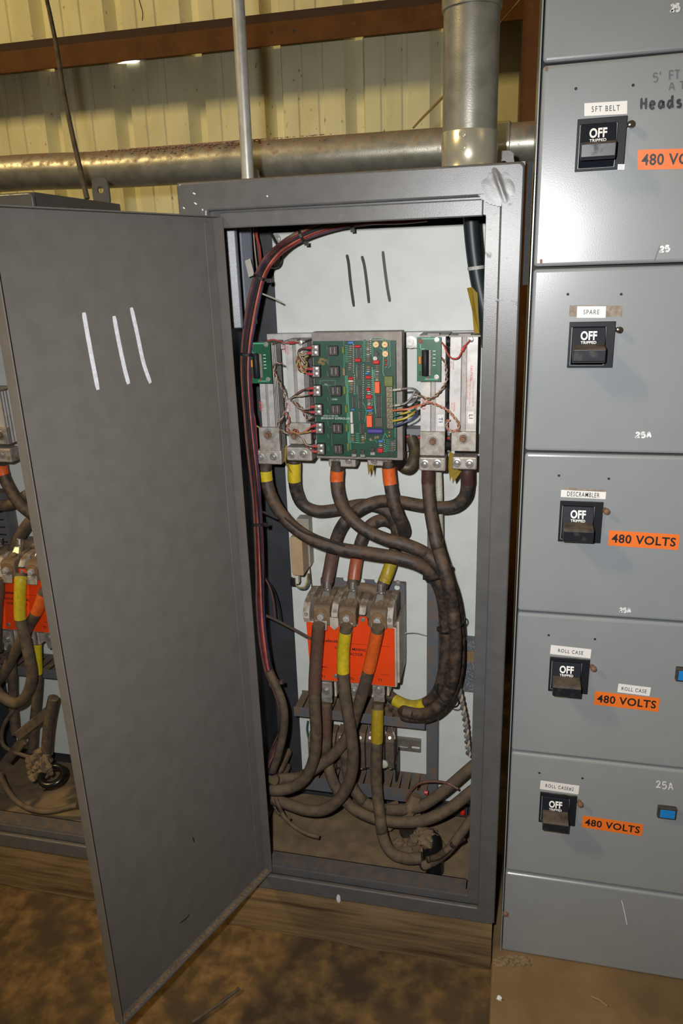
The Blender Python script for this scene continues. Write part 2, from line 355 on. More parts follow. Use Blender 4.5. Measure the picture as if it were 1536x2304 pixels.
# corrugated wall in separate sheets, each with three recessed ribs and two minor beads per pan
wall = bpy.data.objects.new('wall_back', None); COL.objects.link(wall); wall.location = (-0.9, 1.65, 0); struct(wall)
def sheet(xa):
    p = [(xa-0.018, 1.6485)]
    for k in range(3):
        c = xa+k*0.305
        p += [(c, 1.65), (c+0.036, 1.683), (c+0.062, 1.683), (c+0.074, 1.65), (c+0.128, 1.65), (c+0.134, 1.654), (c+0.146, 1.654), (c+0.152, 1.65),
              (c+0.204, 1.65), (c+0.21, 1.654), (c+0.222, 1.654), (c+0.228, 1.65), (c+0.29, 1.65)]
    q = p+[(a, b+0.0012) for a, b in reversed(p)]
    m = MB(); nn = len(p); vs = []
    for z in (0.0, 3.4):
        for a, b in p: vs.append((a, b, z))
    m.poly(vs, [(i, i+1, nn+i+1, nn+i) for i in range(nn-1)])
    o = finish('wall_sheet', m, M_wallc, wall)
    s = o.modifiers.new('thickness', 'SOLIDIFY'); s.thickness = 0.0012; s.offset = 1
for k in range(-3, 2): sheet(-1.565+k*0.915)

a, b = W(266, 143, 1.649), W(317, 138, 1.649)
m_day = bpy.data.materials.new('daylight'); m_day.use_nodes = True; e_ = m_day.node_tree.nodes['Principled BSDF']; e_.inputs['Emission Color'].default_value = (1, 0.97, 0.92, 1); e_.inputs['Emission Strength'].default_value = 1.6
mb = MB(); mb.prism([(a.x, a.z-.002), (b.x-.02, b.z-.006), (b.x, b.z), (b.x-.02, b.z+.004), (a.x+.03, a.z+.003)], 'y', 1.6405, 1.6435); finish('daylight_gap', mb, m_day, wall)

# rusty steel girt across the wall and the column at the right
g = thing('steel_girt', (-0.9, 1.45, 2.222), 'rust-brown steel channel running across the cream corrugated wall', 'beam')
mb = MB(); mb.prism([(1.45, 2.222), (1.456, 2.222), (1.456, 2.286), (1.65, 2.286), (1.65, 2.292), (1.453, 2.292), (1.45, 2.289)], 'x', -3.3, 0.3)
finish('channel', mb, M_rust, g, bevel=0.003)
mb = MB(); mb.box(-3.3, 0.3, 1.53, 1.536, 2.2922, 2.340); finish('upper_strip', mb, mat('dark_brown_band', (0.045, 0.020, 0.012), 0.8), g)  # plain dark brown strip set back above the channel
for px, py in ((610, 72), (662, 69)):
    p = W(px, py, 1.45); mb = MB(); mb.cyl((p.x, 1.4495, p.z), (p.x, 1.4515, p.z), 0.005, 10); finish('bolt_hole', mb, M_dark, g)
c = thing('steel_column', (0.02, 1.42, 0), 'dark red steel column rising behind the light grey switchgear', 'column')
mb = MB(); mb.box(-0.031, 0.12, 1.38, 1.386, 0, 3.3); finish('flange', mb, M_rust, c)
mb = MB(); mb.box(0.04, 0.046, 1.386, 1.60, 0, 3.3); mb.box(-0.031, 0.12, 1.60, 1.606, 0, 3.3); finish('web', mb, M_rust, c)

# horizontal conduit behind the cabinets
def pipe_path(): return [(-2.7, 0.6, 1.745), (-2.0, 0.6, 1.757), (-1.36, 0.6, 1.770), (-0.97, 0.6, 1.762), (-0.2, 0.6, 1.760), (0.6, 0.6, 1.757)]
t = thing('horizontal_conduit', (-0.9, 0.6, 1.72), 'large dusty galvanised conduit running level behind both dark cabinets', 'conduit')
mb = MB(); mb.tube(curve(pipe_path(), 8), 0.0435, 28); finish('pipe', mb, M_galvd, t, smooth=True)
for a, b in ((-0.105, -0.04),):
    mb = MB(); mb.lathe((a, 0.6, 1.7595), (1, 0, 0), [(0, 0.0445), (0.002, 0.0475), (b-a-0.002, 0.0475), (b-a, 0.0445)], 28); finish('coupling', mb, M_brass, t, smooth=True)
mb = MB()
for k in range(900):
    x = random.uniform(-1.45, -0.45); x = random.choice([x, random.uniform(-0.98, -0.62), random.uniform(-0.95, -0.65)]); a = random.uniform(-0.2, 1.0)*random.random()+0.1; zc = 1.7635
    mb.ball((x, 0.6-0.0435*math.sin(a), zc+0.0435*math.cos(a)), random.uniform(0.0012, 0.0032), 1.3, 0.9, 0.5, 6, 4, 0.3)
o = finish('dirt_crust', mb, mat('red_brown_dust', (0.30, 0.175, 0.115), 0.95), t); o['kind'] = 'stuff'

# vertical conduits into the main cabinet's top
t = thing('vertical_conduit', (-0.105, 0.17, 1.655), 'wide galvanised conduit standing on the main cabinet with a brass connector', 'conduit')
a, b = W(1054, 0, 0.17), W(1056, 300, 0.17)
d = (a-b).normalized(); foot = Vector((b.x, 0.17, 1.655))
mb = MB(); mb.cyl(Vector((b.x, 0.17, 1.72)), Vector((b.x, 0.17, 2.62)), 0.0475, 30); finish('pipe', mb, M_galv, t, smooth=True)
z = W(1050, 287, 0.12).z
mb = MB(); mb.lathe((b.x, 0.17, 1.6552), (0, 0, 1), [(0, 0.051), (0.004, 0.0515), (0.012, 0.0505), (0.018, 0.0485), (0.03, 0.0495), (z-1.655-0.002, 0.0495), (z-1.655, 0.048)], 32); co = finish('connector', mb, M_brass, t, smooth=True)
for py in (301, 330):
    p = W(1041, py, 0.123); mb = MB(); mb.lathe((p.x, 0.1245, p.z), (-0.2, -1, 0), [(0, 0.0065), (0.003, 0.0065), (0.003, 0.0045), (0.006, 0.0042)], 14); finish('screw', mb, M_brass, co, smooth=True)
p0 = W(1052, 0, 0.17)
mb = MB(); mb.lathe((b.x, 0.17, W(1054, 4, 0.12).z), (0, 0, 1), [(0, 0.0478), (0.001, 0.0505), (0.09, 0.0505), (0.091, 0.0478)], 30); finish('coupling', mb, M_galv, t, smooth=True)
t = thing('thin_conduit', (-0.51, 0.15, 1.655), 'thin galvanised conduit rising from the left of the main cabinet top', 'conduit')
b = W(557, 393, 0.15); a = W(540, 0, 0.15)
mb = MB(); mb.cyl((b.x, 0.15, 1.655), (a.x+0.002, 0.15, 2.6), 0.0115, 18); finish('pipe', mb, M_galvl, t, smooth=True)
mb = MB(); mb.lathe((b.x, 0.15, 1.655), (0, 0, 1), [(0, 0.0135), (0.012, 0.0135), (0.014, 0.0118)], 18); finish('locknut', mb, M_galv, t, smooth=True)

# timber sleepers under the cabinets
def sleeper(xa, xb, label):
    m = MB(); n = 40; vs = []; prof = [(0.002, 0.0), (0.0, 0.02), (0.001, 0.06), (-0.001, 0.105), (0.004, 0.128), (0.30, 0.129), (0.30, 0.0)]
    for i in range(n+1):
        x = xa+(xb-xa)*i/n
        for j, (y, z) in enumerate(prof):
            q = noise.noise(Vector((x*9, y*5, z*30)))*0.004 if j < 5 else 0
            vs.append((x, y+q, z))
    k = len(prof); fs = [(i*k+j, (i+1)*k+j, (i+1)*k+(j+1) % k, i*k+(j+1) % k) for i in range(n) for j in range(k)]
    fs += [tuple(range(k)), tuple(range(n*k, (n+1)*k))]
    m.poly(vs, fs); return tag(finish('timber_sleeper', m, M_wood, smooth=True), label, 'timber')
sleeper(-0.64, -0.008, 'stained timber beam under the open main cabinet')
sleeper(-1.62, -0.86, 'stained timber beam under the left cabinet, beyond the open door')

# ================================================================== DARK CABINETS
X0, X1, Z0, Z1, DEP = -0.590, -0.0035, 0.130, 1.655, 0.32
OX0, OX1, OZ0, OZ1 = -0.536, -0.040, 0.170, 1.607
def rrect(x0, x1, z0, z1, r, n=5):
    out = []
    for cx, cz, a in ((x1-r, z1-r, 0), (x0+r, z1-r, 90), (x0+r, z0+r, 180), (x1-r, z0+r, 270)):
        for k in range(n+1):
            t = math.radians(a+90*k/n); out.append((cx+r*math.cos(t), cz+r*math.sin(t)))
    return out
def eye_plate(par, x, w, h):
    n = 24; out = []; inn = []
    cz = Z1+h*0.55; pts = []
    for i in range(n):
        t = 2*math.pi*i/n; c_, s_ = math.cos(t), math.sin(t)
        q = 1/max(abs(c_)/(w/2), abs(s_)/(h*0.55 if s_ < 0 else h*0.45))
        if s_ > 0.3 and abs(c_) > 0.3: q *= 0.93
        out.append((x+c_*q, cz+s_*q)); inn.append((x+c_*0.0075, cz+s_*0.0075))
    m = MB(); m.ring(out, inn, DEP-0.004, DEP+0.002); finish('lifting_eye', m, M_cab, par)
def cabinet(dx, label, panel_marks):
    c = thing('electrical_cabinet', ((X0+X1)/2+dx, DEP/2, Z0), label, 'cabinet')
    m = MB(); t = 0.002
    m.box(X0+dx, X0+dx+t, 0.006, DEP, Z0, Z1).box(X1+dx-t, X1+dx, 0.006, DEP, Z0, Z1).box(X0+dx+t, X1+dx-t, 0.006, DEP, Z1-t, Z1).box(X0+dx+t, X1+dx-t, 0.02, DEP, Z0, Z0+t)
    finish('shell', m, M_cab, c)
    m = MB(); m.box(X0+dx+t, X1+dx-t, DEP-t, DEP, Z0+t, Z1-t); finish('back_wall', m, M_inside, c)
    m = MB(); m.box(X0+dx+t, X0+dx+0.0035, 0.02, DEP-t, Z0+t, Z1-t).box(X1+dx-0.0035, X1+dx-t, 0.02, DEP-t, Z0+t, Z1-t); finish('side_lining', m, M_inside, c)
    sh = lambda L: [(a+dx, b) for a, b in L]
    m = MB(); m.ring(sh(rrect(X0, X1, Z0, Z1, 0.008)), sh(rrect(OX0, OX1, OZ0, OZ1, 0.004)), 0.0, 0.012); finish('front_frame', m, M_cab, c, smooth=True, bevel=0.0045, bseg=3)
    # recessed flange with its returned lip
    fi = (-0.524, -0.0625, 0.186, 1.580)
    m = MB(); m.ring(sh(rrect(OX0-0.004, OX1+0.004, OZ0-0.004, OZ1+0.004, 0.003)), sh(rrect(*fi, 0.003)), 0.014, 0.016)
    m.ring(sh(rrect(fi[0]-0.002, fi[1]+0.002, fi[2]-0.002, fi[3]+0.002, 0.003)), sh(rrect(*fi, 0.003)), 0.016, 0.034); finish('inner_flange', m, M_cab, c, bevel=0.001)
    m = MB(); m.box(fi[0]+dx+0.008, fi[1]+dx-0.004, 0.006, 0.0135, 1.578, 1.604); finish('drip_strip', m, M_cab, c, bevel=0.002)
    m = MB(); m.box(fi[0]+dx+0.0, fi[1]+dx-0.006, 0.018, 0.060, 0.186, 0.1885).box(fi[0]+dx, fi[1]+dx-0.006, 0.058, 0.060, 0.15, 0.1885); finish('bottom_ledge', m, M_cab, c)
    # rolled side rail and its groove
    xl = X0+dx+0.0035
    m = MB(); m.prism([(xl, 0.095), (xl+0.056, 0.114), (xl+0.058, 0.120), (xl+0.050, 0.124), (xl, 0.108)], 'z', 1.40, Z1-0.06); finish('side_rail', m, M_rail, c, bevel=0.002)  # face tilted to catch the flash; cut short, dark lining stands for shade
    m = MB(); m.prism([(xl, 0.196), (xl+0.028, 0.206), (xl+0.031, 0.200), (xl+0.035, 0.202), (xl+0.052, 0.213), (xl+0.052, 0.219), (xl, 0.212)], 'z', 1.40, Z1-0.06); finish('side_rail', m, M_rail, c, bevel=0.002)
    pn = None
    m = MB(); m.prism(sh(rrect(-0.517, -0.073, 0.198, 1.580, 0.006)), 'y', 0.295, 0.299); pn = finish('back_panel', m, M_white, c)
    for bx, bz in ((-0.507, 1.568), (-0.507, 0.212), (-0.083, 0.212), (-0.41, 0.222)):
        m = MB(); m.lathe((bx+dx, 0.295, bz), (0, -1, 0), [(0, 0.010), (0.002, 0.010), (0.002, 0.006), (0.008, 0.0055)], 12); finish('panel_bolt', m, M_zinc, pn)
    eye_plate(c, -0.564+dx+0.0, 0.040, 0.056); eye_plate(c, -0.045+dx-0.0, 0.040, 0.056)
    return c, pn
CAB, PANEL = cabinet(0.0, 'dark grey floor cabinet with open door and white back panel marked 111', True)
DXL = -0.868
CABL, PANELL = cabinet(DXL, 'dark grey cabinet at the left, half hidden by the open door', False)
mk = lambda L: [W(x, y, 0.295) for x, y in L]
for ln in ([(780, 573), (784, 592), (789, 640), (796, 690)], [(814, 576), (820, 600), (826, 645), (830, 682)], [(861, 565), (865, 600), (871, 645), (877, 679)]):
    strokes('marker_stroke', [mk(ln)], 0.0062, M_ink, PANEL)
# welded repair patch on the frame's upper right corner
mb = MB(); c0 = W(1120, 418, 0); n_ = 34; vs = []
for j in range(n_+1):
    for i in range(n_+1):
        u_, v_ = i/n_*2-1, j/n_*2-1; rr = min(1, math.hypot(u_*0.9+0.2*v_, v_)); env = max(0, 1-rr*rr)
        q = Vector((u_*2.1+v_*1.2, v_*1.3, 4.0)); h_ = 0.0007*abs(noise.noise(q*1.1))
        vs.append((c0.x+u_*0.033, 0.0004-env*(0.0006+h_)-0.0012*env*math.exp(-((u_+0.35*v_-0.1)/0.12)**2), c0.z+v_*0.030))
mb.poly(vs, [(j*(n_+1)+i, j*(n_+1)+i+1, (j+1)*(n_+1)+i+1, (j+1)*(n_+1)+i) for j in range(n_) for i in range(n_) if math.hypot((i+.5)/n_*1.8-.9+.2*((j+.5)/n_*2-1), (j+.5)/n_*2-1) < 1])
finish('repair_patch', mb, M_cab, CAB, smooth=True)
strokes('scratch', [[W(1113, 677, -.0002), W(1125, 676, -.0002), W(1136, 678, -.0002)], [W(1150, 677, -.0002), W(1164, 679, -.0002)], [W(1144, 474, -.0002), W(1155, 477, -.0002), W(1166, 484, -.0002)], [W(1118, 672, -.0002), W(1124, 678, -.0002), W(1130, 672, -.0002)]], 0.0012, M_ink, CAB)
strokes('paint_chip', [[W(434, 434, -.0002), W(440, 437, -.0002)], [W(437, 456, -.0002), W(443, 460, -.0002)], [W(412, 466, -.0002), W(416, 470, -.0002)], [W(600, 440, -.0002), W(603, 443, -.0002)], [W(455, 470, -.0002), W(457, 474, -.0002)]], 0.0022, M_chalk, CAB)
mb = MB(); p = W(762, 2022, 0)
mb.ball((p.x-0.001, 0, p.z), 0.008, 0.6, 0.08, 1.5, 10, 6, 0.15); finish('paint_blob', mb, M_chalk, CAB)

# open door: a shallow pan swung out past square, its inside towards us
HX, HZ0, HZ1, DW = -0.510, 0.180, 1.598, 0.442
da = math.radians(-110.5); U = Vector((math.cos(da), math.sin(da), 0)); NI = Vector((-U.y, U.x, 0))
if NI.x < 0: NI = -NI
H0 = Vector((HX, 0.004, 0)); LIP = 0.020
def dp(u, n, z): return H0+U*u+NI*n+ZD*z
mb = MB()
def dbox(u0, u1, n0, n1, z0, z1):
    mb.hexa([dp(u0, n0, z0), dp(u1, n0, z0), dp(u1, n1, z0), dp(u0, n1, z0)], [dp(u0, n0, z1), dp(u1, n0, z1), dp(u1, n1, z1), dp(u0, n1, z1)])
dbox(0, DW, -LIP-0.002, -LIP, HZ0, HZ1)
door = finish('door', mb, M_door, CAB)
mb = MB(); dbox(0, 0.002, -LIP, 0, HZ0, HZ1); finish('hinge_flange', mb, M_door, door)
mb = MB(); dbox(DW-0.002, DW, -LIP, 0, HZ0, HZ1); finish('free_edge_flange', mb, M_door, door, bevel=0.0012)
mb = MB(); dbox(0.002, DW-0.002, -LIP, -0.002, HZ1-0.002, HZ1); finish('top_flange', mb, M_door, door)
mb = MB(); dbox(0.002, DW-0.002, -LIP, -0.002, HZ0, HZ0+0.002); finish('bottom_flange', mb, M_door, door)
mb = MB(); L = 40
for k in range(L):
    u = 0.01+(DW-0.02)*k/(L-1); q = dp(u, -LIP+0.008, HZ0+0.002); mb.ball(q, 0.008*random.uniform(0.7, 1.1), 0.9, 1.0, 0.35, 7, 5, 0.3)
o = finish('settled_dirt', mb, M_dirt, door); o['kind'] = 'stuff'
mb = MB(); dbox(0.008, 0.028, -LIP, -LIP+0.0016, HZ0+0.01, HZ1-0.01); finish('stiffener', mb, M_door, door, bevel=0.0007)
P0 = dp(0, -LIP+0.0001, 0)
dk = lambda L: [WPL(x, y, P0, NI) for x, y in L]
for ln in ([(188, 703), (196, 750), (208, 815), (220, 877)], [(256, 711), (266, 765), (280, 830), (289, 864)], [(295, 692), (308, 750), (322, 815), (338, 862)]):
    strokes('marker_stroke', [dk(ln)], 0.0074, M_chalk, door, NI)
for ln in ([(426, 2057), (419, 2066), (405, 2077)], [(433, 1883), (437, 1895)]):
    strokes('scratch', [dk(ln)], 0.002, M_ink, door, NI)
# dark gasket strip in the gap beside the switchgear
mb = MB(); mb.box(0.0, 0.0085, 0.012, 0.20, 1.470, 1.655); tag(finish('filler_strip', mb, mat('gritty_black_strip', (0.012, 0.012, 0.014), 0.75, 0, (0.05, 0.05, 0.056), 700, lo=0.55, hi=0.7, bump=0.6)), 'gritty black strip filling the top of the gap beside the main cabinet', 'strip')

# dirt on the cabinet floors
def dirt_floor(dx, label):
    m = MB(); nx, ny = 50, 30; vs = []; a0, a1, b0, b1 = X0+dx+0.006, X1+dx-0.006, 0.062, DEP-0.004
    for j in range(ny+1):
        for i in range(nx+1):
            x = a0+(a1-a0)*i/nx; y = b0+(b1-b0)*j/ny
            h = 0.140+0.010*(y-b0)/(b1-b0)+0.006*noise.noise(Vector((x*14, y*14, 0)))+0.003*noise.noise(Vector((x*45, y*45, 3)))
            vs.append((x, y, max(h, 0.134)))
    m.poly(vs, [(j*(nx+1)+i, j*(nx+1)+i+1, (j+1)*(nx+1)+i+1, (j+1)*(nx+1)+i) for j in range(ny) for i in range(nx)])
    o = finish('dirt_bed', m, M_dirt, smooth=True); return tag(o, label, 'dirt', None, 'stuff')
dirt_floor(0, 'brown dirt covering the floor of the open main cabinet')
dirt_floor(DXL, 'brown dirt covering the floor of the left cabinet')

# ================================================================== LIGHT GREY SWITCHGEAR
MX0, MX1 = 0.0115, 0.56
DX0 = 0.0160
SE = [2.35, 1.7855, 1.496, 1.192, 0.886, 0.580, 0.2825, 0.064]
mc = thing('switchgear_frame', (0.28, 0.28, 0.062), 'light grey switchgear column at the right edge that holds the six drawer units', 'cabinet')
mb = MB(); mb.box(MX0, MX0+0.002, 0.001, 0.51, 0.062, 2.35); finish('side_panel', mb, M_mcc, mc)
mb = MB(); mb.box(MX0+0.002, MX1, 0.50, 0.51, 0.062, 2.35).box(MX1-0.002, MX1, 0.004, 0.5, 0.062, 2.35).box(MX0+0.002, MX1-0.002, 0.03, 0.5, 0.062, 0.07).box(MX0+0.002, MX1-0.002, 0.03, 0.5, 2.34, 2.35); finish('carcass', mb, M_mcc, mc)
mb = MB(); mb.box(MX0+0.002, MX1-0.002, 0.024, 0.028, 0.066, 2.34); finish('seal', mb, M_dark, mc)
mb = MB(); mb.box(DX0-0.001, MX1, 0.0, 0.022, SE[7], SE[6]-0.004); pl = finish('plinth_cover', mb, M_mcc, mc, bevel=0.005, bseg=3)
p = W(1137, 2056, 0); mb = MB(); mb.lathe((p.x, 0, p.z), (0, -1, 0), [(0, 0.007), (0.002, 0.0065), (0.005, 0.003)], 10); finish('screw', mb, M_rustbolt, pl)
strokes('scratch', [[W(1398, 2025, -0.0002), W(1405, 2055, -0.0002), W(1410, 2080, -0.0002)]], 0.0016, M_chalk, pl)

def plate(name, tl, tr, bl, m, par, Y=0.0, th=0.0005, bev=0.0):
    a, b, c = W(*tl, Y), W(*tr, Y), W(*bl, Y); q = MB(); q.slab(a, b-a, c-a, YN*th); return finish(name, q, m, par, bevel=bev), a, (b-a), (c-a)
def label(name, tl, tr, bl, body, par, bg, ink, fw, fh, bold=0.0, spacing=1.0, shift=(0.5, 0.5)):
    o, a, u, v = plate(name, tl, tr, bl, bg, par)
    h = v.length; c = a+u*shift[0]+v*shift[1]+YN*0.0007
    text('lettering', body, ink, o, c, u, -v, h*.6, bold, 'LEFT', 'BOTTOM_BASELINE', spacing, 1.0, (u.length*fw, h*fh))
    return o
HW = {'2': [[(0, .8), (.4, 1), (.75, .75), (.35, .3), (0, 0), (.4, .08), (.85, 0)]], '5': [[(.8, 1), (.15, 1), (.1, .55), (.5, .65), (.8, .35), (.5, 0), (0, .08)]],
      'A': [[(0, 0), (.45, 1), (.85, 0)], [(.15, .38), (.75, .38)]], 'F': [[(0, 0), (.08, 1), (.75, 1)], [(.05, .52), (.6, .55)]], 'T': [[(0, 1), (.9, 1)], [(.45, 1), (.42, 0)]],
      "'": [[(.3, 1.1), (.28, .75)]], 'H': [[(0, 0), (.05, 1)], [(.7, 0), (.72, 1)], [(0, .5), (.7, .52)]], 'e': [[(0, .32), (.6, .36), (.5, .62), (.15, .6), (0, .25), (.25, 0), (.65, .1)]],
      'a': [[(.6, .6), (.2, .6), (0, .2), (.3, 0), (.6, .4), (.62, .6), (.7, 0)]], 'd': [[(.6, .55), (.2, .6), (0, .2), (.3, 0), (.6, .4)], [(.68, 1.1), (.62, .5), (.72, 0)]],
      's': [[(.6, .6), (.2, .62), (.15, .4), (.55, .28), (.5, .02), (0, .04)]], ' ': []}
def hand(body, px, py, w_px, h_px, wd, m, par, slope=0.0, gap=1.25):
    lines = []; x = px
    for ch in body:
        for ln in HW[ch]: lines.append([W(x+q[0]*w_px, py-q[1]*h_px+slope*(x-px), -0.0002) for q in ln])
        x += w_px*gap
    return strokes('handwriting', lines, wd, m, par)

def unit(k, lab, bez, name_lab=None, knob=None, volts=None, holes=(), tilt=0.0):
    """one drawer unit: door, breaker, labels"""
    zb, zt = SE[k+1], SE[k]
    u = thing('switch_unit', ((DX0+MX1)/2, 0.011, zb), lab, 'switch unit', 'drawer units of the light grey switchgear')
    m = MB(); m.box(DX0, MX1-0.004, 0.0, 0.022, zb+0.0018, zt-0.0018)
    d = finish('unit_door', m, M_mcc, u, bevel=0.0055, bseg=3)
    for hx, hy in holes:
        p = W(hx, hy, 0); m = MB(); m.cyl((p.x, 0.0004, p.z), (p.x, -0.0006, p.z), 0.0022, 10); finish('screw_hole', m, M_dark, d)
    if bez:
        tl, tr, bl = bez; a, b, c = W(*tl, 0), W(*tr, 0), W(*bl, 0); x0, x1, z1, z0 = a.x, b.x, (a.z+b.z)/2, c.z+(b.z-a.z)/2
        h, w_ = z1-z0, x1-x0
        m = MB(); m.ring([(x0, z0), (x1, z0), (x1, z1), (x0, z1)], [(x0+w_*.05, z0+h*.05), (x1-w_*.19, z0+h*.05), (x1-w_*.19, z1-h*.11), (x0+w_*.05, z1-h*.11)], -0.0035, 0.0)
        br = finish('breaker', m, M_blackp, u, bevel=0.0008)
        xa, xb = x0+w_*.07, x1-w_*.21
        m = MB(); m.prism([(-0.0005, z0+h*.05), (-0.0005, z1-h*.11), (-0.004, z1-h*.12), (-0.011, z0+h*.53), (-0.011, z0+h*.30), (-0.0005, z0+h*.08)], 'x', xa, xb); finish('flag_face', m, mat('navy_black_flag', (0.006, 0.008, 0.014), 0.55, spec=0.22), br, bevel=0.0008)
        m = MB(); m.prism([(-0.009, z0+h*.53), (-0.022, z0+h*.515), (-0.040, z0+h*.49), (-0.044, z0+h*.455), (-0.043, z0+h*.20), (-0.036, z0+h*.16), (-0.009, z0+h*.28)], 'x', xa+0.001, xb-0.001); finish('toggle', m, M_lever, br, bevel=0.0012)
        up = Vector((0, (-0.004+0.011), h*.35)).normalized()
        nn = XD.cross(up); c0 = Vector(((xa+xb)/2, -0.0075, z0+h*.705))
        tt = text('lettering', 'OFF', M_wtxt, br, c0+nn*0.0009, XD, up, h*.265, 0.034, 'LEFT', 'BOTTOM_BASELINE', 1.04, 1.0, (w_*.355, h*.20))
        tt = text('lettering', 'TRIPPED', M_wtxt, br, c0-up*h*.148+nn*0.0009, XD, up, h*.088, 0.022, 'LEFT', 'BOTTOM_BASELINE', 1.06, 1.0, (w_*.34, h*.06))
    if knob:
        p = W(*knob, 0); m = MB(); m.lathe((p.x-0.001, 0.0, p.z), (0.25, -1, 0), [(0, 0.0045), (0.006, 0.0045), (0.009, 0.0056), (0.013, 0.005), (0.0145, 0.002)], 14); finish('latch_screw', m, M_chrome if k < 3 else M_rustbolt, u, smooth=True)
    if name_lab: label('name_label', *name_lab[0], name_lab[1], u, M_lab, M_txt, *name_lab[2], 0.004, 1.25)
    if volts: label('voltage_label', *volts[0], '480 VOLTS', u, M_olab, M_txt, volts[1], 0.58, 0.022, 1.08)
    return u, d
u0, d0 = unit(0, 'plain grey unit at the very top of the switchgear, no breaker in view', None)
hand('25', 1509, 26, 9, 15, 0.0030, M_chalk, d0, -0.1)
u1, d1 = unit(1, 'grey unit with white 5FT BELT label, black breaker and black handwriting', ((1299, 268), (1411, 263), (1295, 386)),
      (((1314, 233), (1410, 228), (1314, 262)), '5FT BELT', (0.66, 0.43)), (1415, 283), (((1434, 338), (1615, 334), (1432, 383)), 0.90), ((1295, 200), (1423, 193)))
hand("5' FT", 1468, 186, 12, 19, 0.0016, M_pencil, d1, -0.14, 1.0); hand('A T', 1503, 205, 14, 17, 0.0016, M_pencil, d1, -0.1, 0.85)
hand('Heads', 1441, 247, 15, 25, 0.0034, M_ink, d1, -0.05, 1.32)
hand('25', 1483, 567, 10, 12, 0.0030, M_chalk, d1, -0.12)
strokes('scratch', [[W(1483, 552, -0.0002), W(1476, 570, -0.0002), W(1470, 588, -0.0002)]], 0.0012, M_pencil, d1)
plate('white_sticker', (1389, 370), (1405, 370), (1388, 383), M_lab, u1, -0.0037)
for px, py in ((1229, 155), (1217, 588)):
    strokes('rust_mark', [[W(px, py-5, -0.0002), W(px, py+5, -0.0002)]], 0.004, M_rustbolt, d1)
u2, d2 = unit(2, 'grey unit with white SPARE label over brown tape residue', ((1281, 723), (1385, 724), (1276, 826)), None, (1389, 741), None, ((1277, 662), (1397, 662)))
plate('tape_residue', (1281, 687), (1400, 688), (1280, 712), M_residue, u2, 0, 0.0004)
label('name_label', (1298, 689), (1363, 689), (1297, 715), 'SPARE', u2, M_lab, M_txt, 0.55, 0.40, 0.004, 1.25)
hand('25A', 1430, 984, 10, 11, 0.0030, M_chalk, d2, 0.0)
u3, d3 = unit(3, 'grey unit with white DESCRAMBLER label and orange 480 VOLTS sticker', ((1260, 1124), (1357, 1131), (1254, 1215)), None, (1361, 1147), (((1370, 1193), (1529, 1203), (1367, 1227)), 0.91), ((1257, 1070), (1369, 1077)))
plate('tape_residue', (1272, 1097), (1360, 1102), (1271, 1108), M_residue, u3, 0, 0.0004)
label('name_label', (1262, 1102), (1363, 1107), (1261, 1118), 'DESCRAMBLER', u3, M_lab, M_txt, 0.72, 0.66, 0.004, 1.2)
hand('25A', 1394, 1377, 7, 9, 0.0026, M_chalk, d3, 0.05)
u4, d4 = unit(4, 'grey unit with two white ROLL CASE labels, above the ROLL CASE#2 unit', ((1237, 1476), (1327, 1484), (1231, 1552)),
      (((1239, 1451), (1330, 1461), (1237, 1471)), 'ROLL CASE', (0.62, 0.40)), (1332, 1499), (((1338, 1555), (1484, 1571), (1335, 1585)), 0.91), ((1234, 1429), (1338, 1438)))
label('name_label', (1391, 1538), (1464, 1547), (1388, 1557), 'ROLL CASE', u4, M_lab, M_txt, 0.77, 0.42, 0.004, 1.2)
u5, d5 = unit(5, 'grey unit with white ROLL CASE#2 label, lowest of the drawer units', ((1215, 1780), (1298, 1791), (1210, 1846)),
      (((1216, 1756), (1303, 1768), (1214, 1775)), 'ROLL CASE#2', (0.73, 0.43)), (1303, 1803), (((1311, 1835), (1447, 1855), (1308, 1861)), 0.91), ((1213, 1739), (1310, 1751)))
hand('25A', 1476, 1772, 11, 15, 0.0018, M_chalk, d5, 0.18)
for u_, tl, br_ in ((u4, (1520, 1498), (1557, 1530)), (u5, (1479, 1809), (1518, 1838))):
    a, b = W(*tl, 0), W(*br_, 0)
    m = MB(); m.box(a.x, b.x, -0.010, 0, b.z, a.z); q = finish('indicator', m, M_ic, u_, bevel=0.0015)
    m = MB(); m.box(a.x+0.004, b.x-0.003, -0.0108, -0.0098, b.z+0.003, a.z-0.004); finish('lens', m, M_blue, q, bevel=0.0004)

# the 5FT BELT unit is turned at its left edge to catch the flash glare
ang = math.radians(-1.8); piv = Vector((DX0, 0.0, 0)); v = u1.location-piv; v.z = 0
u1.rotation_euler = (0, 0, ang); nv = Matrix.Rotation(ang, 3, 'Z') @ v
u1.location = (piv.x+nv.x, piv.y+nv.y, u1.location.z)

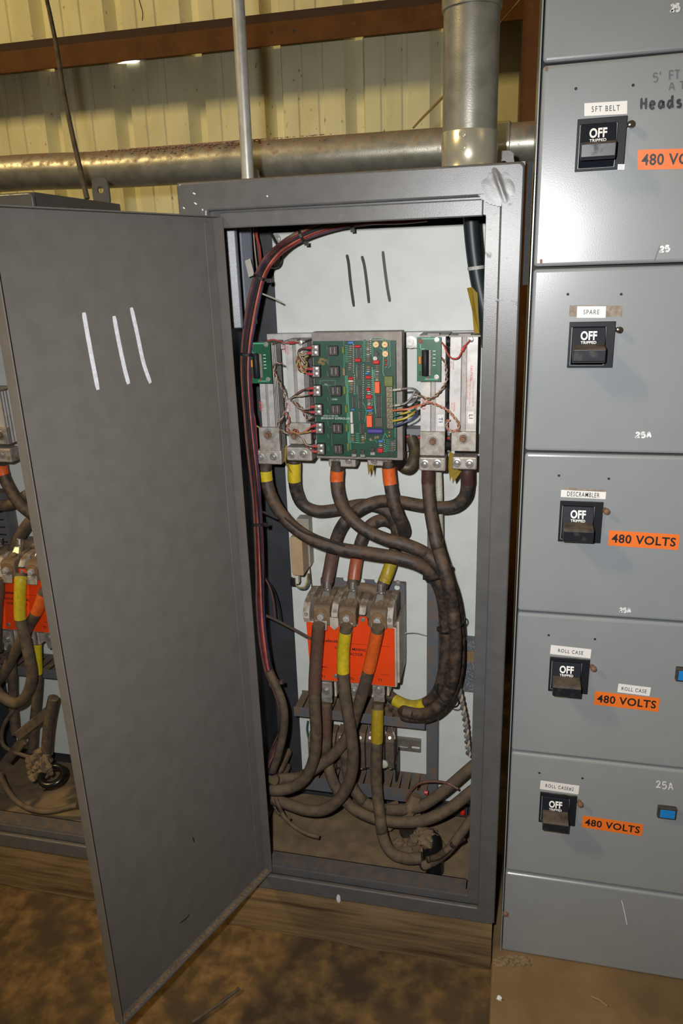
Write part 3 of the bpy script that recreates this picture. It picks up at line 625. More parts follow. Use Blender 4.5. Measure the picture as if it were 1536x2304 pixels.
# ================================================================== CABLES
from mathutils.kdtree import KDTree
LAID = []
def keep_clear(path, r):
    """ease a new cable forwards or backwards so that it lies against the ones already laid instead of through them"""
    n = len(path)
    if LAID:
        kd = KDTree(len(LAID))
        for i, (p, q) in enumerate(LAID): kd.insert(p, i)
        kd.balance(); path = [p.copy() for p in path]
        for it in range(14):
            mv = [0.0]*n
            for i, p in enumerate(path):
                ray = (p-CAM).normalized(); best = 0.0
                for co, k, d_ in kd.find_range(p, r+0.017):
                    need = (r+LAID[k][1])*1.03; rel = p-co; al = rel.dot(ray); pe = (rel-ray*al).length
                    if pe < need:
                        goal = math.sqrt(need*need-pe*pe); m_ = (goal-al) if al >= 0 else (-goal-al)
                        if abs(m_) > abs(best): best = m_
                mv[i] = best*0.5
            if max(map(abs, mv)) < 2e-4: break
            for _ in range(2): mv = [(mv[max(i-1, 0)]+2*mv[i]+mv[min(i+1, n-1)])/4 if abs(mv[i]) < max(abs(mv[max(i-1, 0)]), abs(mv[min(i+1, n-1)])) else mv[i] for i in range(n)]
            for i in range(n): path[i] += (path[i]-CAM).normalized()*mv[i]
    a = 0
    for i in range(n-1):
        m_ = max(1, int((path[i+1]-path[i]).length/0.004))
        for k in range(m_): LAID.append((path[i].lerp(path[i+1], k/m_), r))
    return path
def cable(name, label_, pts, r, m, bands=(), cat='cable', group=None, per=7, seg=14):
    path = keep_clear(pxcurve(pts, per), r); c = thing(name, path[-1], label_, cat, group)
    q = MB(); q.tube(path, r, seg); finish('jacket', q, m, c, smooth=True)
    for a, b, bm_ in bands:
        i, j = int(a*per), max(int(a*per)+2, int(round(b*per))); seg_ = path[i:min(j, len(path)-1)+1]
        q = MB(); q.tube(seg_, r*1.05, seg); finish('tape_band', q, bm_, c, smooth=True)
    return c
RC = 0.0138
G = 'thick power cables in the main cabinet'
cable('power_cable', 'black cable with yellow band from the leftmost lug sweeping right across the panel', [(597, 1040, .19), (597, 1062, .19), (600, 1085, .19), (609, 1115, .185), (628, 1150, .175), (658, 1184, .165), (700, 1212, .16), (760, 1233, .155), (830, 1244, .155), (895, 1255, .155), (940, 1270, .16), (973, 1296, .17), (992, 1335, .18), (1001, 1390, .19), (1003, 1450, .19), (998, 1510, .195), (984, 1556, .2), (958, 1582, .21), (925, 1589, .22), (892, 1577, .235), (870, 1560, .25)], RC, M_rubber, ((0.9, 1.9, M_yel), (17.1, 19.2, M_yel)), group=G)
cable('power_cable', 'black cable with orange band from under the left of the big circuit board sweeping right', [(758, 1035, .2), (758, 1058, .2), (757, 1083, .2), (762, 1118, .19), (778, 1152, .175), (810, 1185, .165), (860, 1210, .16), (915, 1226, .16), (958, 1246, .165), (990, 1278, .17), (1013, 1322, .175), (1027, 1380, .185), (1032, 1440, .19), (1031, 1500, .19), (1020, 1550, .19), (998, 1588, .195), (962, 1612, .205), (915, 1612, .225), (870, 1598, .25)], RC, M_rubber, ((1, 2, M_ora),), group=G)
cable('power_cable', 'black cable with maroon band dropping beside the white sleeve', [(963, 1050, .2), (963, 1068, .2), (963, 1092, .2), (967, 1140, .185), (975, 1190, .17), (985, 1235, .155), (1000, 1285, .145), (1013, 1335, .14), (1021, 1390, .145), (1025, 1450, .15), (1022, 1505, .155), (1012, 1548, .16), (990, 1585, .17), (955, 1606, .19), (915, 1602, .215), (880, 1588, .245)], RC, M_rubber, ((0.3, 1.9, M_mar),), group=G)
cable('power_cable', 'black cable with creased yellow tape from the second lug, ending at yellow-taped contactor lug', [(662, 1035, .215), (662, 1052, .215), (662, 1078, .215), (667, 1108, .22), (682, 1136, .225), (715, 1150, .23), (760, 1146, .235), (810, 1136, .24), (850, 1140, .245), (882, 1162, .25), (893, 1200, .25), (886, 1245, .245), (873, 1285, .232), (859, 1320, .218)], RC, M_rubber, ((0.5, 2.1, M_yel), (11.0, 12.7, M_yeld)), group=G)
cable('power_cable', 'black cable with maroon band from the rightmost lug, running level across the panel', [(1051, 1055, .2), (1051, 1068, .2), (1051, 1090, .205), (1045, 1118, .21), (1022, 1138, .215), (985, 1142, .22), (940, 1136, .225), (890, 1128, .23), (845, 1130, .235), (800, 1150, .235), (768, 1185, .235), (751, 1230, .235), (742, 1275, .23), (735, 1314, .218)], RC, M_rubber, ((0.3, 1.9, M_mar), (11.4, 12.9, M_brn)), group=G)
cable('power_cable', 'black cable with bright orange band making a hairpin behind itself to the red contactor lug', [(873, 1035, .2), (874, 1055, .2), (877, 1085, .2), (883, 1120, .195), (893, 1155, .195), (905, 1182, .205), (908, 1198, .225), (900, 1200, .25), (884, 1180, .262), (858, 1170, .262), (830, 1185, .255), (812, 1218, .245), (802, 1260, .24), (797, 1290, .23), (794, 1316, .218)], RC, M_rubber, ((0.9, 2.1, M_ora), (11.8, 13.6, M_orad)), group=G)
RC2 = 0.0138
cable('power_cable', 'dirty cable wrapped in brown tape hanging from the contactor left front bolt', [(717, 1404, .131), (715, 1425, .132), (712, 1470, .14), (708, 1530, .14), (708, 1590, .14), (711, 1650, .14), (706, 1705, .142), (688, 1748, .145), (655, 1772, .148), (614, 1778, .140), Vector((-.558, .19, .268)), Vector((-.556, .275, .262))], RC2, M_rubberd, ((0.3, 3.4, M_brn),), group=G)
cable('power_cable', 'dirty cable wrapped in yellow tape hanging from the contactor middle front bolt', [(779, 1407, .131), (776, 1428, .132), (772, 1470, .14), (772, 1520, .138), (777, 1575, .135), (788, 1640, .132), (794, 1700, .132), (788, 1750, .132), (765, 1795, .134), (728, 1822, .138), (685, 1822, .142), (645, 1808, .152), (613, 1797, .162), Vector((-.556, .21, .236)), Vector((-.55, .275, .215))], RC2, M_rubberd, ((0.8, 2.9, M_yel),), group=G)
cable('power_cable', 'dirty cable wrapped in orange tape crossing leftward from the contactor right front bolt', [(850, 1410, .131), (846, 1430, .134), (838, 1470, .145), (829, 1508, .15), (815, 1560, .158), (800, 1605, .165), (785, 1650, .17), (755, 1693, .172), (715, 1725, .172), (675, 1748, .17), (640, 1752, .172), (612, 1752, .174), Vector((-.554, .22, .300)), Vector((-.55, .275, .31))], RC2, M_rubberd, ((0.6, 3.0, M_ora),), group=G)
cable('power_cable', 'dirt-caked cable from the contactor left lower lug looping to the lower right corner', [(733, 1580, .205), (733, 1605, .2), (733, 1650, .195), (735, 1705, .19), (752, 1765, .18), (790, 1815, .175), (845, 1842, .17), (905, 1850, .165), (960, 1844, .165), (1010, 1820, .17), (1055, 1785, .18), (1085, 1762, .19)], RC2, M_rubberd, ((0.4, 2.1, M_brn),), group=G)
cable('power_cable', 'dirt-caked cable from the contactor middle lower lug with a scrap of red tape', [(797, 1580, .205), (796, 1605, .2), (786, 1650, .195), (778, 1700, .19), (786, 1755, .185), (812, 1798, .18), (850, 1818, .185), (900, 1822, .195), (950, 1812, .205), (1000, 1778, .215), (1050, 1735, .225), (1080, 1710, .23)], RC2, M_rubberd, ((0.4, 1.9, M_ora),), group=G)
cable('power_cable', 'dirt-caked cable with dull yellow tape dropping from the right lower lug to the cabinet floor', [(850, 1582, .2), (849, 1608, .192), (848, 1660, .185), (846, 1720, .18), (848, 1780, .172), (855, 1840, .155), (862, 1885, .135), (880, 1918, .118), (915, 1932, .112), (950, 1930, .112)], RC2, M_rubberd, ((0.6, 2.15, M_yeld),), group=G)
cable('floor_cable', 'grey dusty cable climbing from the conduit stub to the lower right corner', [(948, 1950, .105), (980, 1935, .10), (1010, 1910, .10), (1040, 1870, .11), (1070, 1830, .12)], 0.011, M_rubberd)
cable('braided_sleeve', 'white braided sleeve hanging beside the maroon-banded cable', [(985, 1048, .235), (987, 1080, .235), (988, 1120, .235), (989, 1165, .24), (990, 1200, .25), (989, 1225, .26)], 0.0075, M_braid, cat='sleeve')
cable('black_sleeve', 'dark sleeved cable dropping at the inside right of the cabinet top', [(1058, 470, .17), (1061, 520, .17), (1066, 570, .17), (1073, 620, .17), (1083, 670, .17), (1094, 720, .17), (1100, 780, .17)], 0.0145, M_teal, cat='cable')
mb = MB(); p = W(1062, 603, .155); mb.lathe(W(1070, 599, .17), (0.1, 0, -1), [(0, 0.0155), (0.006, 0.0155)], 16); tag(finish('cable_tie', mb, M_tie), 'white tie round the dark sleeved cable at the inside right', 'cable tie')
# ties round the big loop
for i, (px, py, ang) in enumerate(((985, 1288, 0.55), (1016, 1405, 0.25), (1006, 1565, -0.75))):
    p = W(px, py, .165); mb = MB(); ax = Vector((-math.sin(ang-1.57), 0.0, -math.cos(ang-1.57)))
    dirn = Vector((math.sin(0.45 if i < 2 else -0.6), 0, -math.cos(0.45 if i < 2 else -0.6))); n = 28; pts = []
    side = dirn.cross(YN).normalized()
    for k in range(n):
        t = 2*math.pi*k/n; pts.append(p+side*0.031*math.cos(t)+Vector((0, 0.034*math.sin(t), 0)))
    mb.tube(pts+[pts[0]], 0.0018, 6); mb.slab(pts[0]+Vector((-0.004, -0.004, -0.004)), (0.009, 0, 0), (0, 0, 0.008), (0, 0.008, 0))
    tag(finish('cable_tie', mb, M_btie), ['black tie highest on the looped cable bundle', 'black tie round the looped cables level with the orange cover', 'black tie lowest on the looped cable bundle'][i], 'cable tie', 'ties round the looped cables')

# ================================================================== POWER MODULES (aluminium blocks, lugs)
def lug(par, px0, py0, px1, py1, Yf, Yb, screws):
    a, b = W(px0, py0, Yf), W(px1, py1, Yf); m = MB(); m.box(a.x, b.x, Yf, Yb, b.z, a.z); o = finish('cable_lug', m, M_alud, par, bevel=0.003)
    for sx, sy in screws:
        p = W(sx, sy, Yf); m = MB(); m.lathe((p.x, Yf+0.001, p.z), (0, -1, 0), [(0, 0.0088), (0.0025, 0.0088), (0.003, 0.0062), (0.0015, 0.006), (0.0018, 0.0055), (0.0042, 0.004), (0.0048, 0.0015)], 16)
        finish('set_screw', m, M_zinc, o, smooth=True)
    return o
def module(label_, px0, py0, px1, py1, Yf, Yb, tp, lg, lsc, bolt, rim=True):
    a, b = W(px0, py0, Yf), W(px1, py1, Yf); x0, x1, z1, z0 = a.x, b.x, a.z, b.z; w_ = x1-x0
    t = thing('thyristor_module', ((x0+x1)/2, Yb, z0), label_, 'power module', 'aluminium power modules on the panel')
    m = MB(); m.prism([(x0, Yb), (x0, Yf), (x0+w_*.40, Yf), (x0+w_*.42, Yf+.003), (x0+w_*.44, Yf), (x0+w_*.60, Yf-.002), (x0+w_*.62, Yf), (x1, Yf), (x1, Yf+.006), (x1-.004, Yf+.008), (x1, Yf+.010), (x1, Yf+.016),
                       (x1-.004, Yf+.018), (x1, Yf+.020), (x1, Yf+.027), (x1-.004, Yf+.029), (x1, Yf+.031), (x1, Yb)], 'z', z0, z1)
    finish('extrusion', m, M_alu, t)
    m = MB(); m.box(x0-.002, x1+.006, Yf-.004, Yb, z1, z1+.003)
    m.box(x0+w_*.3, x0+w_*.75, Yf-.006, Yf+.02, z1+.003, z1+.006); finish('top_clip', m, M_plate, t)
    if tp:
        (qx0, qy0, qx1, qy1) = tp; a, b = W(qx0, qy0, Yf-.012), W(qx1, qy1, Yf-.012)
        m = MB(); m.box(a.x, b.x, Yf-.012, Yf-.0005, b.z, a.z); o = finish('bus_plate', m, M_alud, t, bevel=0.0012)
        p = W(bolt[0], bolt[1], Yf-.012); m = MB(); m.lathe((p.x, Yf-.012, p.z), (0, -1, 0), [(0, 0.0125), (0.002, 0.0125), (0.0021, 0.010), (0.004, 0.0095)], 18); q = finish('washer', m, M_zinc, o, smooth=True)
        m = MB(); m.lathe((p.x, Yf-.016, p.z), (0, -1, 0), [(0, 0.0075), (0.006, 0.0075), (0.0061, 0.0048), (0.013, 0.0046)], 6 if bolt[2] else 12); finish('bolt', m, M_rustbolt, o)
    lug(t, *lg, Yf-.014, Yf+.022, lsc)
    return t
YF, YB = 0.175, 0.24
m1 = module('leftmost aluminium power module marked SCR1 behind the left small board', 578, 775, 623, 1018, YF, YB, (581, 962, 630, 1018), (575, 1013, 634, 1046), ((586, 1028), (616, 1027)), (605, 977, 0))
m2 = module('second aluminium power module from the left, with yellow-banded cable below', 641, 770, 691, 1000, YF, YB, (648, 952, 700, 1000), (643, 1006, 702, 1038), ((656, 1022), (683, 1021)), (665, 978, 0))
m3 = module('aluminium power module hidden behind the left half of the big circuit board', 725, 760, 790, 1030, .205, YB+.02, None, (738, 1020, 800, 1052), ((758, 1033), (785, 1035)), None)
m4 = module('aluminium power module hidden behind the right half of the big circuit board', 812, 760, 880, 1030, .205, YB+.02, None, (825, 1015, 882, 1050), ((842, 1035), (868, 1035)), None)
m5 = module('aluminium power module behind the right small board, with T1 tag and CR3 print', 946, 757, 1000, 975, YF, YB, (944, 972, 1000, 1026), (942, 1029, 1002, 1061), ((955, 1044), (983, 1043)), (974, 991, 0))
m6 = module('rightmost aluminium power module with caution print and L1 tag', 1013, 758, 1070, 975, YF, YB, (1015, 972, 1070, 1016), (1017, 1028, 1072, 1058), ((1028, 1041), (1056, 1043)), (1042, 985, 0))
def vtext(par, body, px, py, hpx, m, Y, bold=0.0):
    p = W(px, py, Y); k = (W(px, py+10, Y)-W(px, py, Y)).length/10
    return text('lettering', body, m, par, p+YN*0.0006, -ZD, XD, hpx*k, bold, 'LEFT', 'BOTTOM_BASELINE')
vtext(m1, 'SCR1', 583, 903, 10, M_redtxt, YF, 0.02); vtext(m5, 'SCR3', 950, 899, 10, M_redtxt, YF, 0.02)
vtext(m6, 'CAUTION:', 1058, 822, 7.5, M_redtxt, YF, 0.01)
for i, s in enumerate(('REMOVE ALL POWER BEFORE', 'HEAT SINK IS AT LINE VOLTAGE', 'TURN OFF POWER SUPPLY')):
    vtext(m6, s, 1062-6*i if i else 1063, (860, 850, 850)[i], 4.2, M_redtxt, YF)
for mm, px, py in ((m1, 640, 776), (m2, 645, 778), (m6, 1018, 812), (m6, 1020, 905), (m2, 650, 905)):
    vtext(mm, 'DANGER', px, py, 5, M_redtxt, YF); vtext(mm, '480 VAC', px-5, py, 4, M_redtxt, YF)
for mm, c4, s in ((m5, ((984, 933), (998, 933), (984, 959)), 'T1'), (m6, ((1052, 926), (1066, 926), (1052, 953)), 'L1')):
    o, a, u, v = plate('terminal_tag', *c4, M_lab, mm, YF, 0.0008); vtext(o, s, c4[0][0]+3, c4[0][1]+6, 12, M_txt, YF-.0008, 0.01)
# mounting bar behind the modules, with its bolt
t = thing('mounting_bar', (W(800, 775, .25).x, .29, W(800, 800, .25).z), 'flat aluminium bar across the panel behind the power modules', 'bar')
a, b = W(600, 752, .262), W(1075, 795, .262); mb = MB(); mb.box(a.x, b.x, .262, .293, b.z+.012, a.z); finish('bar', mb, M_alu, t)
p = W(924, 770, .262); mb = MB(); mb.lathe((p.x, .262, p.z), (0, -1, 0), [(0, 0.0125), (0.002, 0.0125), (0.0021, 0.0105)], 20); q = finish('washer', mb, M_zinc, t, smooth=True)
mb = MB(); mb.lathe((p.x, .26, p.z), (0, -1, 0), [(0, 0.0075), (0.006, 0.0072)], 6); finish('bolt', mb, M_zinc, t)
# lower bar of grey terminal gear between the modules
t = thing('fuse_strip', (W(925, 990, .25).x, .29, W(925, 1010, .25).z), 'grey fuse strip with red inserts showing between circuit board and CR3 module', 'fuse strip')
a, b = W(905, 965, .255), W(1012, 1018, .255); mb = MB(); mb.box(a.x, b.x, .255, .294, b.z, a.z); finish('body', mb, mat('grey_strip', (0.19, 0.19, 0.2), 0.5), t, bevel=0.001)
for px, py in ((917, 985), (931, 987), (945, 987), (1008, 988)):
    p = W(px, py, .255); mb = MB(); mb.box(p.x-.005, p.x+.005, .250, .2555, p.z-.010, p.z+.008); o = finish('fuse_slot', mb, M_ic, t)
    mb = MB(); mb.cyl((p.x-.004, .249, p.z+.003), (p.x+.004, .249, p.z+.0035), 0.0025, 8); finish('red_insert', mb, M_cap, o)
# black loop of sleeving below the board's right corner
cable('sleeve_loop', 'olive brown loop of sleeving hanging below the right corner of the big board', [(925, 985, .235), (932, 1010, .225), (930, 1035, .21), (918, 1052, .2), (902, 1046, .2), (893, 1030, .2), (890, 1012, .205)], 0.0125, mat('olive_sleeve', (0.075, 0.055, 0.025), 0.5, 0, (0.03, 0.024, 0.016), 60), ((3.7, 5.2, M_blackc),), cat='sleeve')
# black couplers between the right-hand modules
for i, (py, s) in enumerate(((767, 'topmost'), (852, 'second'), (915, 'third'), (1000, 'lowest'))):
    p = W(1007, py, .2); mb = MB(); mb.cyl((p.x-.012, .2, p.z), (p.x+.012, .2, p.z), 0.0075, 12); mb.cyl((p.x-.004, .2, p.z), (p.x+.004, .2, p.z), 0.0095, 12)
    tag(finish('insulating_coupler', mb, M_blackp), s+' black coupler between the two right-hand power modules', 'coupler', 'black couplers at the right')

# ================================================================== MAIN CIRCUIT BOARD
YP = 0.140
ca, cb = W(703, 768, YP), W(892, 1029, YP)
pcb = thing('control_circuit_board', ((ca.x+cb.x)/2, .16, cb.z-.004), 'large green circuit board crowded with red capacitors on a grey plate', 'circuit board')
a, b = W(700, 748, .158), W(906, 1036, .158)
mb = MB(); mb.box(a.x, b.x, .158, .166, b.z, a.z); mb.box(b.x-.002, b.x, .166, .19, b.z, a.z).box(a.x, a.x+.002, .166, .19, b.z, a.z).box(a.x+.002, b.x-.002, .166, .19, a.z-.002, a.z); finish('chassis_plate', mb, M_plate, pcb, bevel=0.003)
mb = MB(); mb.box(ca.x, cb.x, YP, YP+.0018, cb.z, ca.z); board = finish('board', mb, M_pcb, pcb)
for px, py in ((708, 772), (886, 773), (717, 1022), (886, 1022)):
    p = W(px, py, YP); mb = MB(); mb.cyl((p.x, YP+.002, p.z), (p.x, .158, p.z), .003, 8); finish('standoff', mb, M_zinc, pcb)
def pbox(name, px0, py0, px1, py1, hgt, m, bev=0.0006, par=None):
    a, b = W(px0, py0, YP-hgt*0.4), W(px1, py1, YP-hgt*0.4); q = MB(); q.box(a.x, b.x, YP-hgt, YP-.0001, b.z, a.z); return finish(name, q, m, par or pcb, bevel=bev)
pairs = [(709, 782, 794), (711, 830, 841.5), (713, 873, 884), (716, 915.5, 927.5), (718.5, 957, 968.5), (721.5, 1004, 1015.5)]
for (px, y1_, y2_) in pairs:
    o = pbox('terminal_block', px-9, y1_-7, px+11, y2_+7, .012, M_ic)
    for y in (y1_, y2_):
        a = W(px, y, YP-.012); mb = MB(); mb.box(a.x-.0062, a.x+.0062, YP-.0136, YP-.012, a.z-.0046, a.z+.0046); mb.lathe((a.x, YP-.0136, a.z), (0, -1, 0), [(0, .0046), (.0018, .0043), (.0026, .002)], 12); finish('terminal_screw', mb, M_zinc, o, smooth=True)
trs = [(739, 778, 761, 799), (742, 824, 764, 847), (744, 868, 769, 890), (745, 910, 768, 932), (747, 953, 771, 974), (751, 1000, 772, 1020)]
for q in trs:
    o = pbox('pulse_transformer', *q, .013, M_ic, .001)
    for fx in (.2, .6):
        a = W(q[0]+(q[2]-q[0])*fx, (q[1]+q[3])/2, YP-.013); mb = MB(); mb.box(a.x-.0009, a.x+.0009, YP-.0133, YP-.013, a.z-.006, a.z+.006); finish('print', mb, M_plate, o)
for px, py, m in ((772, 787, M_gcap), (774, 836, M_tan), (775.5, 878, M_gcap), (779, 919, M_gcap), (780.5, 962, M_gcap), (783.5, 1006, M_gcap)):
    pbox('capacitor', px-3.2, py-9, px+3.2, py+9, .007, m, .0012)
for q in ((797, 776, 812, 782), (798, 806, 812, 814), (839, 810, 854, 819), (822, 845, 836, 852), (823, 873, 833, 879), (823, 888, 837, 897), (825, 913, 838, 920), (849, 1008, 862, 1018), (784, 848, 795, 854)):
    pbox('red_capacitor', *q, .009, M_cap, .0018)
for q in ((843, 858, 855, 884), (825, 934, 838, 960)): pbox('orange_relay', *q, .011, M_capo, .0012)
for px, py in ((846, 775), (866, 775), (867, 796)):
    p = W(px, py, YP-.004); mb = MB(); mb.lathe((p.x, YP, p.z), (0, -1, 0), [(0, .0058), (.0075, .0058), (.008, .0052)], 18); o = finish('trimmer', mb, M_pot, pcb, smooth=True)
    mb = MB(); mb.box(p.x-.0024, p.x+.0024, YP-.0084, YP-.008, p.z-.0005, p.z+.0005); finish('slot', mb, M_tan, o)
for py in (811, 820.5, 972, 980):
    p = W(869 if py < 900 else 876, py, YP); mb = MB(); mb.ball((p.x, YP-.003, p.z), .0024 if py < 900 else .002, u=8, v=6); finish('indicator_light', mb, M_cap if py < 900 else M_ores, pcb, smooth=True)
def chip(px0, py0, px1, py1, m=M_ic):
    o = pbox('chip', px0, py0, px1, py1, .0045, m)
    a, b = W(px0, py0, YP), W(px1, py1, YP); q = MB(); n = max(4, int((py1-py0)/3.2))
    for i in range(n):
        z = a.z+(b.z-a.z)*(i+.5)/n
        q.box(a.x-.0016, a.x, YP-.0022, YP, z-.0004, z+.0004).box(b.x, b.x+.0016, YP-.0022, YP, z-.0004, z+.0004)
    finish('chip_legs', q, M_zinc, o)
for q in ((803, 782, 811, 806), (804, 820, 812, 852), (806, 868, 814, 900), (794, 893, 800, 917), (808, 900, 815, 920), (809, 926, 815, 946), (811, 953, 817, 976), (846, 890, 857, 938)): chip(*q)
pbox('square_chip', 844, 939, 861, 960, .005, mat('brown_chip', (0.085, 0.065, 0.045), 0.6)); pbox('blocked_header', 865, 846, 884, 869, .009, M_gcap, .001)
for q in ((821, 838, 830, 842), (790, 919, 798, 923), (825, 921, 838, 926), (851, 990, 862, 995), (783, 768, 796, 774)): pbox('blue_capacitor', *q, .006, M_bcap, .001)
for q in ((788, 926, 794, 951), (789, 953, 796, 975)): pbox('ceramic_resistor', *q, .006, M_cres)
for q in ((784, 855, 795, 859),): pbox('cream_capacitor', *q, .006, M_cres)
a, b = W(828, 970, YP-.006), W(861, 970.5, YP-.006); mb = MB(); mb.lathe((a.x, YP-.0055, a.z), (b.x-a.x, 0, b.z-a.z), [(0, .0046), (.0006, .0053), ((b-a).length-.0006, .0053), ((b-a).length, .0046)], 16); finish('electrolytic_capacitor', mb, M_pcap, pcb, smooth=True)
p = W(845, 806, YP); mb = MB(); mb.cyl((p.x, YP, p.z), (p.x, YP-.007, p.z), .0042, 12); finish('transistor', mb, M_zinc, pcb)
p = W(847, 796, YP); mb = MB(); mb.cyl((p.x, YP, p.z), (p.x, YP-.006, p.z), .005, 12); finish('transistor', mb, M_ic, pcb)
for px, py in ((796.5, 1016), (815.5, 1017), (838, 1012)):
    o = pbox('voltage_regulator', px-4.5, py-5, px+4.5, py+5, .005, M_ic); pbox('tab', px-5, py+5, px+5, py+12, .0015, M_zinc, .0002, o)
# small resistors
def res(px, py, w_=9, h_=2.3, m=M_tan):
    a, b = W(px-w_/2, py, YP-.0025), W(px+w_/2, py, YP-.0025); q = MB(); c_ = (a+b)/2; hl = (b.x-a.x)/2
    q.cyl((c_.x-hl*.6, YP-.0022, c_.z), (c_.x+hl*.6, YP-.0022, c_.z), h_*.00045, 7); q.cyl((c_.x-hl, YP-.0022, c_.z), (c_.x+hl, YP-.0022, c_.z), .0003, 4); finish('resistor', q, m, pcb)
rm = [M_tan, M_tan, M_cres, M_ores, M_tan, mat('pink_resistor', (0.4, 0.22, 0.22), 0.5), mat('grey_resistor', (0.25, 0.24, 0.26), 0.5)]
cols = [(788, 779, 812, 8), (787, 818, 832, 4), (790, 863, 883, 6), (828, 766, 813, 13), (828, 826, 836, 3), (829, 856, 871, 4), (830, 881, 886, 2), (830, 900, 911, 4), (848, 823, 836, 4), (848, 842, 855, 4), (793, 980, 992, 4),
        (816, 980, 996, 5), (882, 993, 1014, 6), (856, 998, 1006, 3), (832, 928, 932, 2)]
for cx, ya, yb, n in cols:
    for i in range(n): res(cx+random.uniform(-.5, .5), ya+(yb-ya)*i/max(1, n-1), random.choice((9, 9.5, 10)), 2.3, random.choice(rm))
for px, py in ((834, 988), (845, 984), (850, 983), (874, 1021), (882, 1021)):
    p = W(px, py, YP); mb = MB(); mb.cyl((p.x, YP, p.z), (p.x, YP-.003, p.z), .0028, 10); finish('small_capacitor', mb, M_ic if py > 1000 else M_tan, pcb)
# terminal strip at the board's right
strip = pbox('terminal_strip', 867, 869, 885, 965, .010, M_ic)
TS = [876, 888, 900, 911.5, 923.5, 935, 946.5, 958]
for i, py in enumerate(TS):
    p = W(875.8+i*.25, py, YP-.011); mb = MB(); mb.box(p.x-.0058, p.x+.0058, YP-.0118, YP-.010, p.z-.0046, p.z+.0046); mb.lathe((p.x, YP-.0118, p.z), (0, -1, 0), [(0, .0042), (.0012, .004)], 12); o = finish('strip_screw', mb, mat('brassy_screw', (0.36, 0.31, 0.20), 0.35, 0.8, (0.2, 0.17, 0.11), 500), strip, smooth=True)
    mb = MB(); mb.slab((p.x-.003, YP-.0134, p.z-.0032), (.006, 0, .006), (-.0007, 0, .0007), (0, .0006, 0)); finish('screw_slot', mb, M_ic, o)
# copper tracks and pads, one joined mesh
mb = MB()
def track(pts, wd=.8):
    for (x0_, y0_), (x1_, y1_) in zip(pts, pts[1:]):
        a, b = W(x0_, y0_, YP), W(x1_, y1_, YP); t = (b-a).normalized(); s = t.cross(YN).normalized()*wd*.00042
        mb.hexa([a-s, b-s, b+s, a+s], [a-s+YN*.00022, b-s+YN*.00022, b+s+YN*.00022, a+s+YN*.00022])
for k in range(4):
    track([(776+k*1.7+5*0, 845), (779+k*1.7, 900), (781+k*1.7, 950), (784+k*1.7, 1012)][0:4])
track([(773, 766), (774, 838), (778, 850), (781, 900)]); track([(835, 762), (852, 760), (872, 764), (873, 820), (866, 828)], 1.0); track([(876, 766), (878, 822), (873, 828)], 1.0); track([(862, 763), (863, 785), (861, 836), (864, 846)], 1.3)
track([(838, 770), (838, 800), (840, 806)]); track([(853, 782), (860, 786), (862, 800)], 1.2); track([(839, 832), (840, 870), (842, 905), (845, 930)], 1.6); track([(842, 832), (843, 850)], 1.2)
track([(886, 868), (888, 940), (889, 985)], .9); track([(720, 856), (754, 856)], .6); track([(720, 856), (720, 867)], .6); track([(754, 856), (754, 867)], .6); track([(720, 867), (754, 867)], .6)
for y in range(764, 815, 4): track([(816, y), (822, y)], 1.0)
for y in range(778, 815, 4): track([(776, y), (783, y)], 1.0)
for y in range(860, 884, 4): track([(781, y), (786, y)], .9)
for y in range(975, 998, 4): track([(800, y), (808, y)], 1.1)
for y in range(990, 1015, 4): track([(868, y), (877, y)], .9)
track([(801, 826), (802, 846), (806, 846)]); track([(802, 868), (803, 884), (796, 888)]); track([(815, 905), (820, 912), (824, 926), (820, 950)]); track([(833, 992), (844, 990), (848, 996)]); track([(788, 995), (815, 997)], .8)
track([(866, 1000), (868, 1018)], .8); track([(860, 990), (866, 975), (872, 985)], 1.0)
for k in range(9): track([(735+k*.3, 780+k*28), (737+k*.3, 790+k*28)], .6)
o = finish('copper_tracks', mb, M_trace, pcb); o['kind'] = 'stuff'
mb = MB()
for cx, ya, yb, st in ((795, 775, 840, 4.2), (834, 764, 800, 4.5), (837, 828, 930, 4.6), (797, 845, 885, 4.4), (817, 820, 900, 5), (864, 990, 1016, 5), (888, 992, 1015, 5), (822, 975, 990, 4)):
    y = ya
    while y < yb:
        p = W(cx, y, YP); mb.cyl((p.x, YP, p.z), (p.x, YP-.0006, p.z), .0009, 6); y += st
o = finish('solder_pads', mb, mat('solder', (0.6, 0.6, 0.56), 0.35, 0.5), pcb); o['kind'] = 'stuff'
for s, px, py, h_ in (('BENSHAW SUPERGUARD', 722, 943, 4.4), ('MICRO II / REV PN', 724, 937, 3.2), ('CARD', 746, 900, 3.4), ('S/N', 730, 866, 2.6), ('TB1', 866, 905, 3.0)):
    p = W(px, py, YP); text('print', s, M_silk, pcb, p+YN*.0003, XD, ZD, h_*.0013, 0.01)
# corner scuffs of dirt on the board
mb = MB(); p = W(725, 813, YP)
for k in range(9): mb.ball((p.x+random.uniform(-.007, .007), YP-.001, p.z+random.uniform(-.006, .006)), .003, 1.2, .5, 1, 6, 4, .3)
finish('dirt_smear', mb, mat('tan_dirt', (0.2, 0.14, 0.06), 0.95), pcb)
# two long jumper wires on the board
for pts in ([(737, 787), (739, 805), (739, 822)], [(740, 876), (743, 895), (742, 912)], [(739, 962), (746, 963), (746, 985), (747, 1003)]):
    q = MB(); q.tube(curve([W(x, y, YP-.002) for x, y in pts], 5), .0007, 6); finish('jumper_wire', q, WR[8], pcb)

